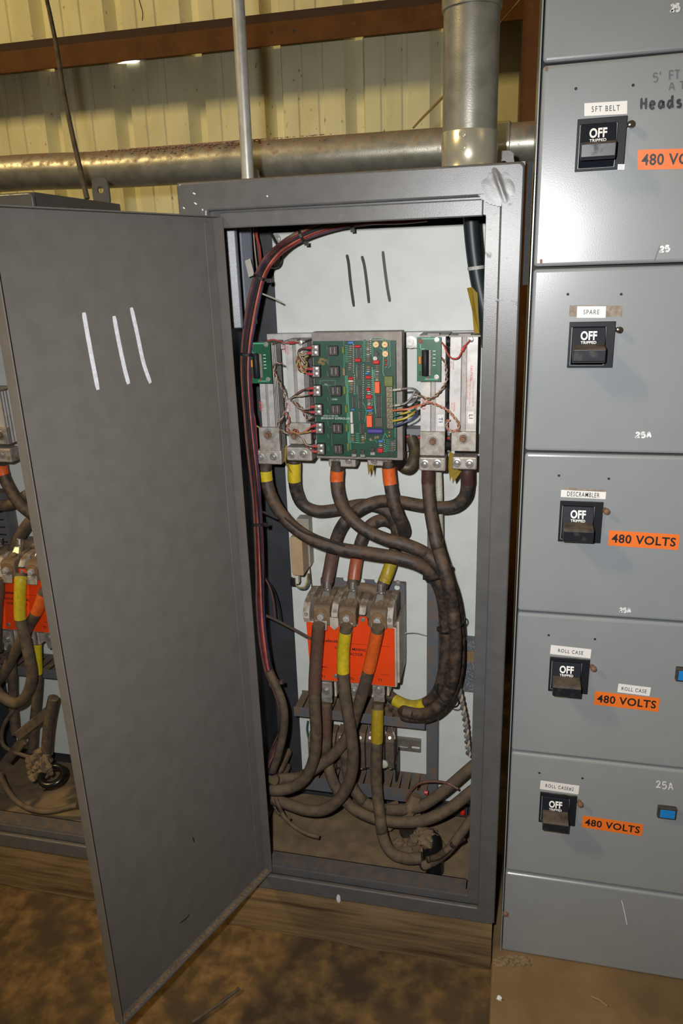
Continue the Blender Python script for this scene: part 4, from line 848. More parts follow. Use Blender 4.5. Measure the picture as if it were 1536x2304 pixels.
# ================================================================== SMALL BOARDS
def small_board(label_, tl, tr, bl, br_, Y):
    a, b, c_, d_ = W(*tl, Y), W(*tr, Y), W(*bl, Y), W(*br_, Y); x0, x1, z1, z0 = (a.x+c_.x)/2, (b.x+d_.x)/2, (a.z+b.z)/2, (c_.z+d_.z)/2; w_, h_ = x1-x0, z1-z0
    t = thing('gate_board', ((x0+x1)/2, Y, z0), label_, 'circuit board', 'small green gate boards')
    m = MB(); m.box(x0, x1, Y, Y+.0018, z0, z1); finish('board', m, mat('green_gate_board', (0.010, 0.105, 0.046), 0.4, 0, (0.007, 0.070, 0.032), 30), t)
    P = lambda fx, fz, dy=0: Vector((x0+w_*fx, Y-dy, z1-h_*fz))
    def bx(name, fx0, fz0, fx1, fz1, hg, m_): a_, b_ = P(fx0, fz0), P(fx1, fz1); q = MB(); q.box(a_.x, b_.x, Y-hg, Y-.0001, b_.z, a_.z); return finish(name, q, m_, t, bevel=.0006)
    q = MB(); q.lathe(P(.37, .28, .0072), (0, 0, -1), [(0, .0062), (.0008, .0068), (h_*.56, .0068), (h_*.575, .0062)], 14); finish('coil', q, M_blackp, t, smooth=True)
    bx('heat_sink_strip', .48, .28, .60, .86, .003, M_plate)
    q = MB(); q.lathe(P(.14, .42, .003), (0, 0, -1), [(0, .002), (.001, .003), (h_*.17, .003), (h_*.18, .002)], 10); finish('resistor', q, M_ores, t, smooth=True)
    bx('trace', .13, .09, .17, .27, .0003, M_trace); bx('trace', .13, .25, .32, .275, .0003, M_trace); bx('trace', .2, .02, .75, .05, .0003, M_trace); bx('trace', .35, .93, .85, .96, .0003, M_trace)
    for fx, fz, m_ in ((.15, .09, M_rustbolt), (.82, .06, M_zinc), (.82, .90, M_zinc), (.48, .92, M_cap)):
        p_ = P(fx, fz); q = MB(); q.lathe(p_, (0, -1, 0), [(0, .0048), (.0012, .0048), (.0013, .0032), (.0026, .0028)] if m_ != M_cap else [(0, .002), (.002, .0018)], 14); finish('screw' if m_ != M_cap else 'indicator', q, m_, t, smooth=True)
    for k in range(5): bx('print', .66, .3+.08*k, .78, .32+.08*k, .0002, M_silk)
    bx('small_resistor', .10, .76, .17, .86, .002, M_ic)
    return t
sb1 = small_board('small green board at the left beside the red wiring', (559, 770), (606, 769), (562, 863), (613, 862), .150)
sb2 = small_board('small green board at the right, above the CR3 print', (936, 759), (990, 758), (939, 859), (993, 858), .150)

# ================================================================== SMALL WIRES
def pair(label_, pts, m1_, m2_, group='twisted gate wires', r=.00125, tw=.0017, pitch=.018, seg=6, ends=None, name='twisted_wire_pair', per=10):
    path = pxcurve(pts, per); t = thing(name, path[0], label_, 'wire', group); L = 0; A, B = [], []
    prev = path[0]; a = (path[1]-path[0]).normalized().orthogonal()
    for i, p in enumerate(path):
        L += (p-prev).length; prev = p; tg = (path[min(i+1, len(path)-1)]-path[max(i-1, 0)]).normalized(); a = (a-tg*a.dot(tg)).normalized(); b = tg.cross(a)
        q = 2*math.pi*L/pitch; o = (a*math.cos(q)+b*math.sin(q))*tw; A.append(p+o); B.append(p-o)
    m = MB(); m.tube(A, r, seg); finish('strand', m, m1_, t, smooth=True); m = MB(); m.tube(B, r, seg); finish('strand', m, m2_, t, smooth=True)
    return t
def single(label_, pts, m_, r=.0013, group=None, name='wire', seg=7, extra=None):
    path = pxcurve(pts, 7); t = thing(name, path[0], label_, 'wire', group); m = MB(); m.tube(path, r, seg); finish('insulation', m, m_, t, smooth=True)
    if extra:
        for (i, j, em, er) in extra:
            m = MB(); m.tube(path[int(i*7):int(j*7)+1], er, 8); finish('sleeve', m, em, t, smooth=True)
    return t
M_crimp = mat('red_crimp_sleeve', (0.42, 0.05, 0.06), 0.4)
gl = 'gate wires on the left of the big board'
for k, (px, y1_, y2_) in enumerate(pairs):
    for j, y in enumerate((y1_, y2_)):
        if k == 0: pts = [(px-5, y, .127), (px-17, y+1, .127), (px-30, y+2+j*4, .13), (px-38, 790+j*4, .135), (px-36+j*6, 806+j*3, .135), (px-26+j*3, 818, .135)]
        elif k == 1: pts = [(px-5, y, .127), (px-17, y, .127), (px-28, y-5-j*3, .132), (px-38, 815, .138), (px-36, 800, .14), (px-28, 795, .14)]
        elif k == 2: pts = [(px-5, y, .127), (px-17, y+1, .127), (px-34, y+5+j*2, .13), (px-50, 889+j*3, .135), (px-62, 898, .14)]
        elif k == 3: pts = [(px-5, y, .127), (px-17, y, .127), (px-32, 921+j*4, .13), (px-50, 914, .135), (px-62, 900, .14), (px-68, 896, .14)]
        elif k == 4: pts = [(px-5, y, .127), (px-17, y+2, .127), (px-32, 971+j*2, .13), (px-48, 975, .135), (px-66, 970, .14)]
        else: pts = [(px-5, y, .127), (px-17, y, .127), (px-32, 1000+j*4, .13), (px-42, 985+j*2, .135), (px-54, 976, .14), (px-70, 970, .14)]
        lab = '%s of the two wires on the %s terminal block down the big board' % (('upper', 'lower')[j], ('first', 'second', 'third', 'fourth', 'fifth', 'sixth')[k])
        single(lab, pts, (BRN, YW, BRN, WHT, SAL, WHT)[(k+j*3) % 6], .0014, gl, 'gate_wire', extra=((.25, 1.25, M_crimp, .0026),))
pair('twisted wires hanging from the left module top down to the fifth terminal block', [(636, 818, .15), (622, 816, .15), (616, 828, .15), (622, 850, .15), (634, 872, .148), (641, 895, .146), (643, 920, .145), (633, 940, .145), (626, 955, .145), (632, 968, .145), (650, 975, .142)], BRN, WHT)
pair('twisted wires bunched between the third and fourth terminal blocks', [(651, 898, .14), (664, 906, .138), (676, 916, .138), (684, 932, .14), (692, 944, .142), (702, 938, .145)], BRN, WHT)
pair('short tangle of twisted wires by the fifth terminal block', [(640, 920, .148), (650, 945, .146), (646, 962, .146), (655, 976, .142), (664, 966, .142), (672, 976, .14)], BRN, SAL)
pair('looped twisted wires by the second terminal block', [(672, 792, .14), (668, 812, .14), (672, 830, .14), (684, 836, .14), (690, 824, .142), (686, 808, .145), (692, 800, .15)], BRN, YW)
pair('twisted wires curling from the right small board round to the terminal strip', [(990, 805, .16), (1001, 815, .158), (1004, 845, .155), (1002, 862, .15), (990, 880, .145), (975, 893, .14), (960, 897, .138), (945, 890, .138), (930, 888, .14)], BRN, WHT)
pair('twisted wires from the terminal strip arching over to the rightmost lug', [(925, 925, .138), (945, 912, .135), (965, 905, .135), (985, 912, .14), (1005, 922, .145), (1018, 935, .148), (1029, 950, .15), (1030, 966, .15), (1016, 970, .15), (1005, 962, .15), (1006, 948, .15), (1012, 945, .15)], SAL, WHT)
single('red wire from the left small board to the second module top screw', [(600, 768, .145), (615, 764, .142), (640, 771, .14), (655, 771, .145), (672, 771, .16)], RED, .0013, extra=((2.7, 3.5, M_crimp, .0028),), name='lead_wire')
single('red wire drooping from the right small board to the rightmost module top screw', [(990, 767, .152), (999, 778, .15), (1006, 795, .148), (1016, 806, .147), (1030, 805, .148), (1039, 790, .152), (1046, 778, .156), (1058, 765, .162)], RED, .0016, extra=((5.0, 6.0, M_crimp, .0032),), name='lead_wire')
for px, py in ((675, 771), (1059, 764)):
    p = W(px, py, .165); mb = MB(); mb.lathe((p.x, .176, p.z), (0, -1, 0), [(0, .0048), (.012, .0048), (.0125, .003)], 12); tag(finish('terminal_stud', mb, M_zinc, smooth=True), 'zinc screw at the top of the %s holding a red lead' % ('second module' if px < 800 else 'rightmost module'), 'screw')
gr = 'wires on the terminal strip at the right of the big board'
for lab, pts, m_, ex in (
    ('grey wire with white sleeve on the topmost terminal strip screw', [(884, 878, .126), (900, 876, .125), (915, 874, .125), (930, 875, .128), (940, 882, .135), (936, 888, .14)], GRY, ((.05, 1.2, M_tie, .0024),)),
    ('grey wire with white sleeve on the fourth terminal strip screw', [(884, 913, .126), (898, 911, .125), (912, 907, .126), (925, 895, .128), (934, 878, .13)], GRY, ((.3, 1.2, M_tie, .0024),)),
    ('grey wire looping back beneath the white-sleeved wires', [(905, 908, .14), (920, 906, .138), (934, 900, .138), (933, 896, .142), (920, 902, .15)], GRY, None),
    ('orange wire on the fifth terminal strip screw', [(882, 924, .126), (900, 922, .124), (918, 920, .125), (932, 915, .13), (942, 912, .137)], ORW, None),
    ('green and yellow wire on the sixth terminal strip screw', [(884, 937, .126), (900, 932, .124), (915, 928, .125), (928, 923, .13), (936, 920, .14)], GRN, ((1.1, 2.6, BYW, .0022),)),
    ('bright yellow wire on the seventh terminal strip screw', [(884, 947, .126), (900, 944, .123), (915, 939, .124), (928, 930, .13), (934, 922, .14)], BYW, None),
    ('blue wire on the lowest terminal strip screw', [(885, 959, .126), (900, 955, .124), (915, 948, .125), (930, 940, .13), (938, 930, .138), (934, 922, .145)], BLU, None)):
    single(lab, pts, m_, .0021, gr, 'control_wire', extra=ex)

# ================================================================== WIRING HARNESS
hc = [(960, 486, 0.250), (900, 492, 0.240), (830, 494, 0.230), (760, 503, 0.220), (700, 521, 0.210), (650, 546, 0.200), (612, 577, 0.142), (588, 615, 0.142), (574, 665, 0.142), (563, 720, 0.142), (555, 775, 0.142), (553, 830, 0.142), (556, 890, 0.142), (561, 950, 0.142),
      (567, 1010, 0.142), (573, 1070, 0.142), (577, 1130, 0.142), (580, 1190, 0.142), (582, 1250, 0.142), (584, 1310, 0.142), (586, 1375, 0.142), (592, 1440, 0.142), (603, 1505, 0.142), (620, 1545, 0.142), (634, 1590, 0.142), (636, 1640, 0.142), (627, 1695, 0.142), (611, 1735, 0.150), Vector((-.562, .18, .345)), Vector((-.558, .27, .36))]
har = thing('wiring_harness', Vector((-.558, .27, .34)), 'long bundle of red and dark wires down the left side of the main cabinet', 'wiring')
hm = [RED, SAL, RED, DRED, SAL, PUR, BLK, RED, YW, DRED, SAL, BLK, PUR, BRN]
cw = pxcurve(hc, 5); N_ = len(cw)
for k in range(14):
    ph = k*2.4; rr = .0095*math.sqrt((k+.5)/14); pts = []; a = Vector((1, 0, 0))
    for i, p in enumerate(cw):
        tg = (cw[min(i+1, N_-1)]-cw[max(i-1, 0)]).normalized(); s = tg.cross(YN).normalized(); q = ph+.22*math.sin(i*.09+k)+i*.012*(1 if k % 2 else -1)
        sp = 1.0+.22*max(0, math.sin(i*.21+k*.9))*(1 if i > 10 else .4)
        pts.append(p+(s*math.cos(q)+YN*.8*math.sin(q))*rr*sp)
    mb = MB(); mb.tube(pts, .0025, 7); finish('wire', mb, hm[k], har, smooth=True)
for i, (ci, m_) in enumerate(((13, M_btie), (22, M_btie), (36, M_btie), (52, M_btie), (84, M_btie), (114, M_brn))):
    p = cw[ci]; tg = (cw[ci+1]-cw[ci-1]).normalized(); mb = MB(); mb.lathe(p-tg*.0025, tg, [(0, .0135), (.005, .0135)], 12); s = tg.cross(YN).normalized(); mb.slab(p+s*-.016-Vector((0, .005, .004)), (.007, 0, 0), (0, 0, .008), (0, .008, 0)); finish('cable_tie', mb, m_, har)
o = single('thin red wires rising behind the wiring bundle at the cabinet top left', [(574, 498, .26), (577, 530, .25), (583, 560, .24), (586, 595, .22), (584, 615, .2)], RED, .0030, name='riser_wire')
o = single('pale wire pair rising to the cabinet roof behind the bundle', [(568, 498, .27), (573, 560, .26), (578, 610, .24), (575, 650, .2)], WHT, .0016, name='riser_wire')
single('black wire looping out of the bundle beside the panel corner', [(596, 500, .26), (612, 530, .255), (627, 558, .25), (633, 580, .25), (627, 598, .24), (610, 602, .22), (592, 596, .2)], BLK, .0024, name='loop_wire')
single('yellow wire bowing left of the bundle to the SCR1 lug', [(566, 690, .165), (556, 760, .15), (545, 840, .145), (546, 900, .145), (556, 940, .15), (572, 955, .16), (584, 962, .17)], YW, .0018, name='loop_wire')
single('purple wire leaving the bundle beside the SCR1 lug', [(553, 860, .15), (560, 900, .15), (572, 940, .15), (577, 990, .155), (579, 1030, .16)], DRED, .0021, name='loop_wire')
for lab, pts, m_ in (('brown wire drooping from the bundle above the dark cable tie rope', [(594, 1298, .2), (606, 1320, .2), (614, 1350, .2), (618, 1390, .2)], BRN), ('black wire drooping beside the brown one left of the contactor', [(596, 1300, .21), (614, 1325, .22), (626, 1360, .23), (632, 1395, .24)], BLK)):
    single(lab, pts, m_, .0016, name='droop_wire')
single('dark rope-like wires slanting from the bundle to the orange cover', [(582, 1380, .19), (610, 1390, .185), (650, 1410, .175), (690, 1432, .165), (705, 1440, .162)], mat('dark_brown_rope', (0.07, 0.05, 0.035), 0.8), .0034, name='slanting_wire')
single('dark wire slanting from the bundle to the sweeping cable above the tan box', [(570, 1150, .17), (590, 1152, .168), (615, 1163, .165), (632, 1170, .165)], BLK, .0028, name='slanting_wire')
single('dark wire lying along the top of the sweeping cable', [(640, 1165, .16), (680, 1195, .15), (730, 1213, .145), (775, 1228, .143)], BLK, .0028, name='slanting_wire')
single('stiff white tie tail sticking out from the bundle over the panel edge', [(574, 654, .17), (595, 663, .165), (615, 671, .16), (633, 680, .155)], M_tie, .0017, name='tie_tail')
mb = MB(); a = W(566, 605, .17); mb.slab(a+Vector((-.008, 0, -.016)), (.012, 0, .004), (-.006, 0, .032), (0, .004, 0)); tag(finish('adhesive_mount', mb, M_tie, bevel=.001), 'white adhesive tie mount behind the wiring bundle', 'cable mount')
# brown strapping at the bottom of the bundle and frayed rope on the floor
mb = MB(); mb.tube(pxcurve([(604, 1510, .133), (623, 1548, .130), (637, 1590, .128), (638, 1638, .128), (628, 1690, .130), (613, 1735, .135)], 7), lambda t: .0105-.003*abs(t-.5), 10)
tag(finish('dirt_caked_bundle', mb, M_rubberd, smooth=True), 'dirt-caked sleeve wrapping the lower end of the wiring bundle', 'sleeve')
cable('frayed_rope', 'frayed dark cord lying on the dirt at the left of the cabinet floor', [(620, 1795, .15), (632, 1825, .14), (645, 1845, .13), (665, 1862, .122), (690, 1876, .118), (718, 1884, .115)], .0052, M_rubberd, cat='cord')
cable('frayed_rope', 'thinner frayed cord under the left bend of the power cables', [(612, 1800, .17), (622, 1825, .16), (636, 1838, .15), (652, 1842, .14)], .003, M_rubberd, cat='cord')

# ================================================================== TAN RELAY BOX
a, b = W(651, 1208, .215), W(683, 1296, .215)
t = thing('relay_box', ((a.x+b.x)/2, .29, b.z), 'small tan box mounted at the panel left edge under the sweeping cable', 'relay')
mb = MB(); q = .006; mb.prism([(a.x, b.z+q), (a.x+q, b.z), (b.x-.002, b.z), (b.x, b.z+.002), (b.x, a.z-.003), (b.x-.003, a.z), (a.x+.003, a.z), (a.x, a.z-.003)], 'y', .215, .262); finish('case', mb, M_tanbox, t, bevel=.0015)
mb = MB(); mb.box(a.x+.004, b.x+.004, .262, .294, b.z+.004, a.z+.028); finish('base', mb, mat('grey_tan_base', (0.30, 0.27, 0.22), 0.55), t, bevel=.001)
mb = MB(); c_ = W(667, 1303, .24); mb.box(c_.x-.008, c_.x+.006, .235, .25, c_.z-.010, c_.z+.012); finish('connector', mb, M_cres, t)
mb = MB(); c_ = W(661, 1307, .235); mb.box(c_.x-.006, c_.x+.004, .225, .24, c_.z-.008, c_.z+.008); finish('plug', mb, M_blackp, t)
for k, s in enumerate(('innermost', 'middle', 'outermost')):
    single(s+' looped wire under the tan box', [(664, 1314, .235), (672, 1321+k*1.5, .235), (684+k*2, 1320+k*2, .24), (690+k*3, 1308, .245), (692+k*3, 1290, .26)], (YW, BRN, GRN)[k], .0014, 'wires under the tan box', 'relay_wire')
single('thin brown wire running down the panel beside the tan box', [(684, 1215, .26), (692, 1245, .265), (698, 1290, .27), (703, 1340, .285)], BRN, .0013, name='panel_wire')

# ================================================================== VACUUM CONTACTOR
def contactor():
    YC = .165
    a, b = W(687, 1403, YC), W(885, 1412, YC); c_, d_ = W(697, 1531, YC), W(890, 1541, YC)
    cx = (a.x+b.x+c_.x+d_.x)/4; z1, z0 = (a.z+b.z)/2, (c_.z+d_.z)/2; hw = (b.x-a.x)/2
    t = thing('vacuum_contactor', (cx, .29, z0-.06), 'orange-fronted contactor with cream sides in the main cabinet', 'contactor', 'orange-fronted contactors')
    # orange cover with its tab and notch
    m = MB(); x0, x1 = cx-hw, cx+hw; th = .0025
    tx0, tx1 = W(806, 1400, YC).x, W(827, 1400, YC).x; nx0, nx1 = W(742, 1408, YC).x, W(762, 1408, YC).x
    out = [(x0, z1), (x0+.004, z0), (x1, z0), (x1, z1), (tx1+.004, z1), (tx1, z1+.004), (tx1, z1+.020), (tx1-.003, z1+.024), (tx0+.003, z1+.024), (tx0, z1+.020), (tx0, z1+.004), (tx0-.004, z1), (nx1, z1), ((nx0+nx1)/2+.003, z1-.010), ((nx0+nx1)/2-.003, z1-.010), (nx0, z1)]
    m.prism(out, 'y', YC, YC+th); cov = finish('front_cover', m, M_oran, t)
    def tx(s, px, py, h, bold=0.01, al='LEFT'):
        p = W(px, py, YC); text('lettering', s, M_txt, cov, p+YN*.0005, XD, ZD, h, bold, al)
    tx('Cutler-Hammer', 724, 1443, .0098, .02); tx('VACUUM MINING', 788, 1463, .0092, .012, 'CENTER'); tx('CONTACTOR', 788, 1474, .0092, .012, 'CENTER')
    tx('1500 VOLTS MAX.', 698, 1499, .0052, .012); tx('320 AMPERES MAX', 698, 1505, .0042, .006); tx('T1', 723, 1524, .0085, .015); tx('T2', 787, 1529, .0085, .015); tx('T3', 850, 1532, .0085, .015); tx('MADE IN USA', 857, 1518, .0030, .0)
    m = MB(); p, q = W(724, 1446, YC), W(876, 1452, YC); m.box(p.x, q.x, YC-.0003, YC, (p.z+q.z)/2-.0003, (p.z+q.z)/2+.0003); finish('rule', m, M_txt, cov)
    for px, py in ((755, 1521), (813, 1525), (816, 1394)):
        p = W(px, py, YC); m = MB(); m.lathe((p.x, YC, p.z), (0, -1, 0), [(0, .0055), (.001, .0055), (.0011, .0038), (.003, .0035)], 12); finish('cover_screw', m, M_zinc, cov, smooth=True)
    # moulded body: three cells
    m = MB(); m.box(x0+.006, x1+.004, YC+.003, .262, z0-.004, z1+.002); m.box(x1+.004, x1+.010, YC+.006, .27, z0+.006, z1+.015); finish('body', m, M_cream, t, bevel=.002)
    m = MB(); m.box(x0+.004, x1, YC+.03, .262, z1+.002, z1+.05); finish('arc_chamber', m, mat('dusty_brown_moulding', (0.13, 0.095, 0.065), 0.8), t, bevel=.004)
    # cream barriers between the poles
    for px in (690, 753, 815, 877):
        p = W(px, 1370, .17); w_ = .0075
        m = MB(); m.prism([(YC+.004, z1+.027), (YC-.003, z1+.030), (YC+.012, z1+.046), (YC+.035, z1+.052), (YC+.085, z1+.054), (YC+.085, z1+.003)] if px == 815 else [(YC+.004, z1-.002), (YC-.004, z1+.012), (YC-.003, z1+.028), (YC+.012, z1+.046), (YC+.035, z1+.052), (YC+.085, z1+.054), (YC+.085, z1-.002)], 'x', p.x-w_, p.x+w_); o = finish('barrier', m, M_cream, t, bevel=.002)
        if px in (690, 877):
            m = MB(); m.lathe((p.x, YC-.003, z1+.022), (0, -1, 0), [(0, .005), (.002, .0045)], 10); finish('rivet', m, M_alud, o)
        elif px == 753:
            m = MB(); m.prism([(p.x-.010, z1+.020), (p.x+.010, z1+.020), (p.x+.010, z1-.002), (p.x, z1-.012), (p.x-.010, z1-.002)], 'y', YC-.007, YC-.001); finish('clip', m, M_cream, o, bevel=.001)
    # dirt-caked pole terminals, step shaped, each with two bolts
    for px, ty in ((723, 1375), (781, 1378), (850, 1382)):
        p = W(px, ty, .16); xw = .0195
        m = MB(); m.prism([(.156, z1+.000), (.156, z1+.038), (.163, z1+.045), (.196, z1+.048), (.200, z1+.054), (.232, z1+.057), (.232, z1+.030), (.20, z1+.002)], 'x', p.x-xw, p.x+xw); o = finish('pole_terminal', m, M_dirty, t, bevel=.004, bseg=3)
        m = MB(); m.lathe((p.x, .1565, z1+.025), (0, -1, 0), [(0, .0155), (.002, .0155), (.003, .0115)], 18); finish('washer', m, mat('rust_orange_washer', (0.21, 0.115, 0.05), 0.75, 0, (0.15, 0.08, 0.035), 120), o, smooth=True)
        m = MB(); m.lathe((p.x, .1535, z1+.024), (0, -1, 0), [(0, .0085), (.008, .008), (.0082, .0045), (.011, .004)], 6); finish('bolt', m, M_alu, o)
        m = MB(); m.lathe((p.x+.004, .185, z1+.046), (0, -.45, .9), [(0, .0145), (.003, .0145), (.0032, .008), (.010, .0075)], 6); finish('top_bolt', m, M_dirty, o)
        m = MB(); m.slab((p.x-.014, .150, z1+.014), (.028, 0, 0), (0, -.004, -.022), (0, .004, 0)); finish('front_lug', m, M_alud, o, bevel=.002)
    # bright crimp lugs of the upper cables
    for px, py in ((736, 1328), (794, 1330), (857, 1335)):
        a_ = W(px, py, .215); m = MB(); m.hexa([(a_.x-.015, .182, a_.z-.022), (a_.x+.015, .182, a_.z-.022), (a_.x+.015, .192, a_.z-.022), (a_.x-.015, .192, a_.z-.022)], [(a_.x-.0085, .203, a_.z+.006), (a_.x+.0085, .203, a_.z+.006), (a_.x+.0085, .222, a_.z+.006), (a_.x-.0085, .222, a_.z+.006)]); m.lathe((a_.x, .212, a_.z+.004), (0, .25, 1), [(0, .0105), (.020, .0108)], 16); finish('crimp_lug', m, mat('tinned_copper', (0.62, 0.58, 0.54), 0.22, 0.9), t, bevel=.003)
    # lower terminals
    for px, py in ((733, 1554), (796, 1556), (851, 1552)):
        p = W(px, py, .185); m = MB(); m.box(p.x-.0145, p.x+.0145, .185, .195, p.z-.016, p.z+.022); m.slab((p.x-.013, .186, p.z-.016), (.026, 0, 0), (0, .004, -.020), (0, .008, 0)); o = finish('lower_terminal', m, M_alud, t, bevel=.002)
        m = MB(); m.lathe((p.x, .185, p.z), (0, -1, 0), [(0, .0105), (.002, .0105), (.0021, .0065), (.0075, .006)], 14); finish('bolt', m, M_zinc, o)
        for s in (1,):
            m = MB(); m.box(p.x+.0195, p.x+.0245, .19, .25, p.z-.016, p.z+.024); finish('fin', m, M_cream, o)
    # grey mounting bracket behind, with punched holes
    a_, b_ = W(722, 1297, .27), W(912, 1312, .27); zt = (a_.z+b_.z)/2
    m = MB(); m.box(a_.x, b_.x, .272, .276, z0+.02, zt); m.box(b_.x-.028, b_.x, .262, .272, z0+.03, zt); m.box(a_.x, a_.x+.02, .262, .272, zt-.04, zt); br = finish('mounting_bracket', m, M_duct, t, bevel=.001)
    for px, py in ((778, 1302), (815, 1308), (848, 1306), (893, 1322)):
        p = W(px, py, .262 if px > 880 else .272); m = MB(); yy = .2615 if px > 880 else .2715; m.cyl((p.x, yy, p.z), (p.x, yy+.001, p.z), .0062, 12); finish('punched_hole', m, M_white, br)
    p = W(895, 1312, .262); m = MB(); m.lathe((p.x, .2615, p.z), (0, -1, 0), [(0, .0075), (.003, .006), (.004, .002)], 12); finish('bolt', m, M_zinc, br, smooth=True)
    m = MB(); m.tube(pxcurve([(772, 1335, .235), (800, 1322, .235), (835, 1326, .235), (870, 1342, .235)], 6), .012, 10); finish('coil_cover', m, M_dirty, t, smooth=True)
    return t
CON = contactor()
CONL = copy_tree(CON); CONL.location = CON.location+Vector((-0.848, 0.0, 0.062)); CONL['label'] = 'orange-fronted contactor in the left cabinet, half hidden by the door'
single('thin white wire sticking out right of the orange cover', [(898, 1427, .25), (915, 1424, .25), (935, 1424, .255), (958, 1430, .27)], M_tie, .0012, name='panel_wire')

# ================================================================== LOWER DUCTS, RAIL, TERMINALS
def duct(label_, tl, tr, h_, Yf, Yb, nf, dx=0.0, fl=.010):
    a, b = W(*tl, Yf), W(*tr, Yf); x0, x1 = a.x+dx, b.x+dx; z1 = (a.z+b.z)/2; z0 = z1-h_
    t = thing('slotted_duct', ((x0+x1)/2, Yb, z0), label_, 'wiring duct', 'slotted grey wiring ducts')
    m = MB(); m.box(x0, x1, Yf, Yf+.002, z0, z1); finish('cover', m, M_duct, t, bevel=.0006)
    m = MB(); m.box(x0, x1, Yb-.004, Yb-.002, z0, z1); finish('back', m, M_duct, t)
    pitch = (x1-x0)/nf
    for i in range(nf):
        for zz in (z1-.0018, z0):
            m = MB(); m.box(x0+pitch*(i+.14), x0+pitch*(i+.86), Yf+.0021, Yb-.0041, zz, zz+.0018); finish('finger', m, M_duct, t)
    return t
duct('slotted grey duct across the panel just under the contactor', (660, 1589), (955, 1622), .026, .215, .2945, 13)
duct('slotted grey duct across the panel bottom, below the terminal blocks', (680, 1757), (962, 1772), .038, .225, .2945, 14)
duct('slotted grey duct in the left cabinet under its contactor', (660, 1560), (955, 1592), .026, .215, .2945, 13, -0.868)
a, b = W(958, 1188, .262), W(992, 1792, .262)
t = thing('vertical_duct', ((a.x+b.x)/2, .29, b.z), 'tall plain grey duct standing on the panel behind the cable loop', 'wiring duct')
mb = MB(); mb.box(W(960, 1400, .262).x, W(986, 1400, .262).x, .262, .2945, b.z, a.z); finish('cover', mb, M_duct, t, bevel=.001)
mb = MB(); x_ = W(986, 1400, .262).x
mb.box(x_-.001, x_+.001, .268, .2945, b.z, a.z); finish('side', mb, M_duct, t)
# mesh pad at the right edge
a, b = W(1041, 1440, .27), W(1072, 1558, .27); mb = MB()
mb.box(a.x, b.x, .27, .294, b.z, a.z); t = thing('vent_pad', ((a.x+b.x)/2, .29, b.z), 'speckled grey pad on the panel behind the right frame edge', 'pad'); finish('pad', mb, mat('speckled_grey', (0.10, 0.105, 0.115), 0.6, 0, (0.22, 0.22, 0.23), 260, lo=.5, hi=.6, bump=.8, bscale=300), t)
mb = MB(); c_ = W(1050, 1475, .268); mb.box(a.x, b.x, .266, .2705, c_.z-.016, c_.z+.012); finish('brown_tab', mb, M_tan, t)
# hanging chain-like braided cord at the right
pair('grey and white braided cord hanging beside the right frame edge', [(1032, 1552, .2), (1038, 1580, .2), (1046, 1620, .2), (1050, 1660, .2), (1054, 1700, .2)], WHT, GRY, 'braided cords', .003, .0042, .03, 8, name='hanging_braid')
single('frayed brown cord arching over the lower right cables', [(912, 1802, .19), (925, 1778, .19), (945, 1762, .19), (975, 1758, .19), (1005, 1762, .188), (1030, 1775, .185)], BRN, .003, name='frayed_wire')
# DIN rail and terminal blocks
a, b = W(690, 1655, .25), W(944, 1700, .25)
t = thing('din_rail', ((a.x+b.x)/2, .29, W(800, 1690, .25).z), 'zinc mounting rail with slots poking out right of the terminal blocks', 'rail')
zc = W(922, 1683, .275).z
mb = MB(); x0, x1 = W(700, 1670, .275).x, W(945, 1690, .275).x
mb.prism([(.2945, zc-.0175), (.285, zc-.0175), (.285, zc-.012), (.293, zc-.012), (.293, zc+.012), (.285, zc+.012), (.285, zc+.0175), (.2945, zc+.0175)], 'x', x0, x1); finish('rail', mb, mat('dull_zinc_rail', (0.22, 0.20, 0.17), 0.45, 0.4, (0.16, 0.14, 0.11), 60), t)
for px in (908, 935):
    p = W(px, 1682, .2925); mb = MB(); mb.box(p.x-.010, p.x+.010, .2915, .2932, p.z-.002, p.z+.002); finish('slot', mb, M_white, t)
p = W(923, 1680, .2925); mb = MB(); mb.lathe((p.x, .293, p.z), (0, -1, 0), [(0, .004), (.002, .004)], 10); finish('screw', mb, M_rustbolt, t)
M_tb = mat('dusty_terminal_moulding', (0.10, 0.075, 0.055), 0.75, 0, (0.065, 0.05, 0.038), 60, dust=(0.15, 0.1, 0.062), dust_amt=.12)
tbx = [(694, 'first'), (714, 'second'), (735, 'third'), (757, 'fourth'), (779, 'fifth'), (801, 'sixth'), (823, 'seventh'), (845, 'eighth'), (867, 'ninth')]
for i, (px, s) in enumerate(tbx):
    p = W(px, 1690, .235); q = W(px+20, 1690, .235); w_ = q.x-p.x-.0008
    t = thing('terminal_block', (p.x+w_/2, .29, p.z-.03), s+' dusty terminal block from the left on the mounting rail', 'terminal block', 'dusty terminal blocks on the rail')
    mb = MB(); zt = W(px, 1655, .235).z; zb = W(px, 1735, .235).z
    mb.prism([(.283, zb+.004), (.245, zb), (.232, zb+.014), (.232, zt-.016), (.240, zt-.010), (.248, zt), (.283, zt+.002)], 'x', p.x, p.x+w_); finish('moulding', mb, M_tb, t, bevel=.001)
    for zz in (zt-.009, zb+.008):
        mb = MB(); mb.lathe((p.x+w_/2, .240, zz), (0, -.8, .6 if zz > zb+.02 else -.6), [(0, .0042), (.004, .004)], 10); finish('screw', mb, M_zinc, t)
a = W(862, 1738, .232); mb = MB(); mb.prism([(.23, a.z+.03), (.23, a.z-.022), (.26, a.z-.03), (.283, a.z-.022), (.283, a.z+.042)], 'x', W(889, 1700, .235).x, W(889, 1700, .235).x+.004); tag(finish('end_plate', mb, M_blackp), 'black end plate closing the row of terminal blocks at the right', 'end plate')
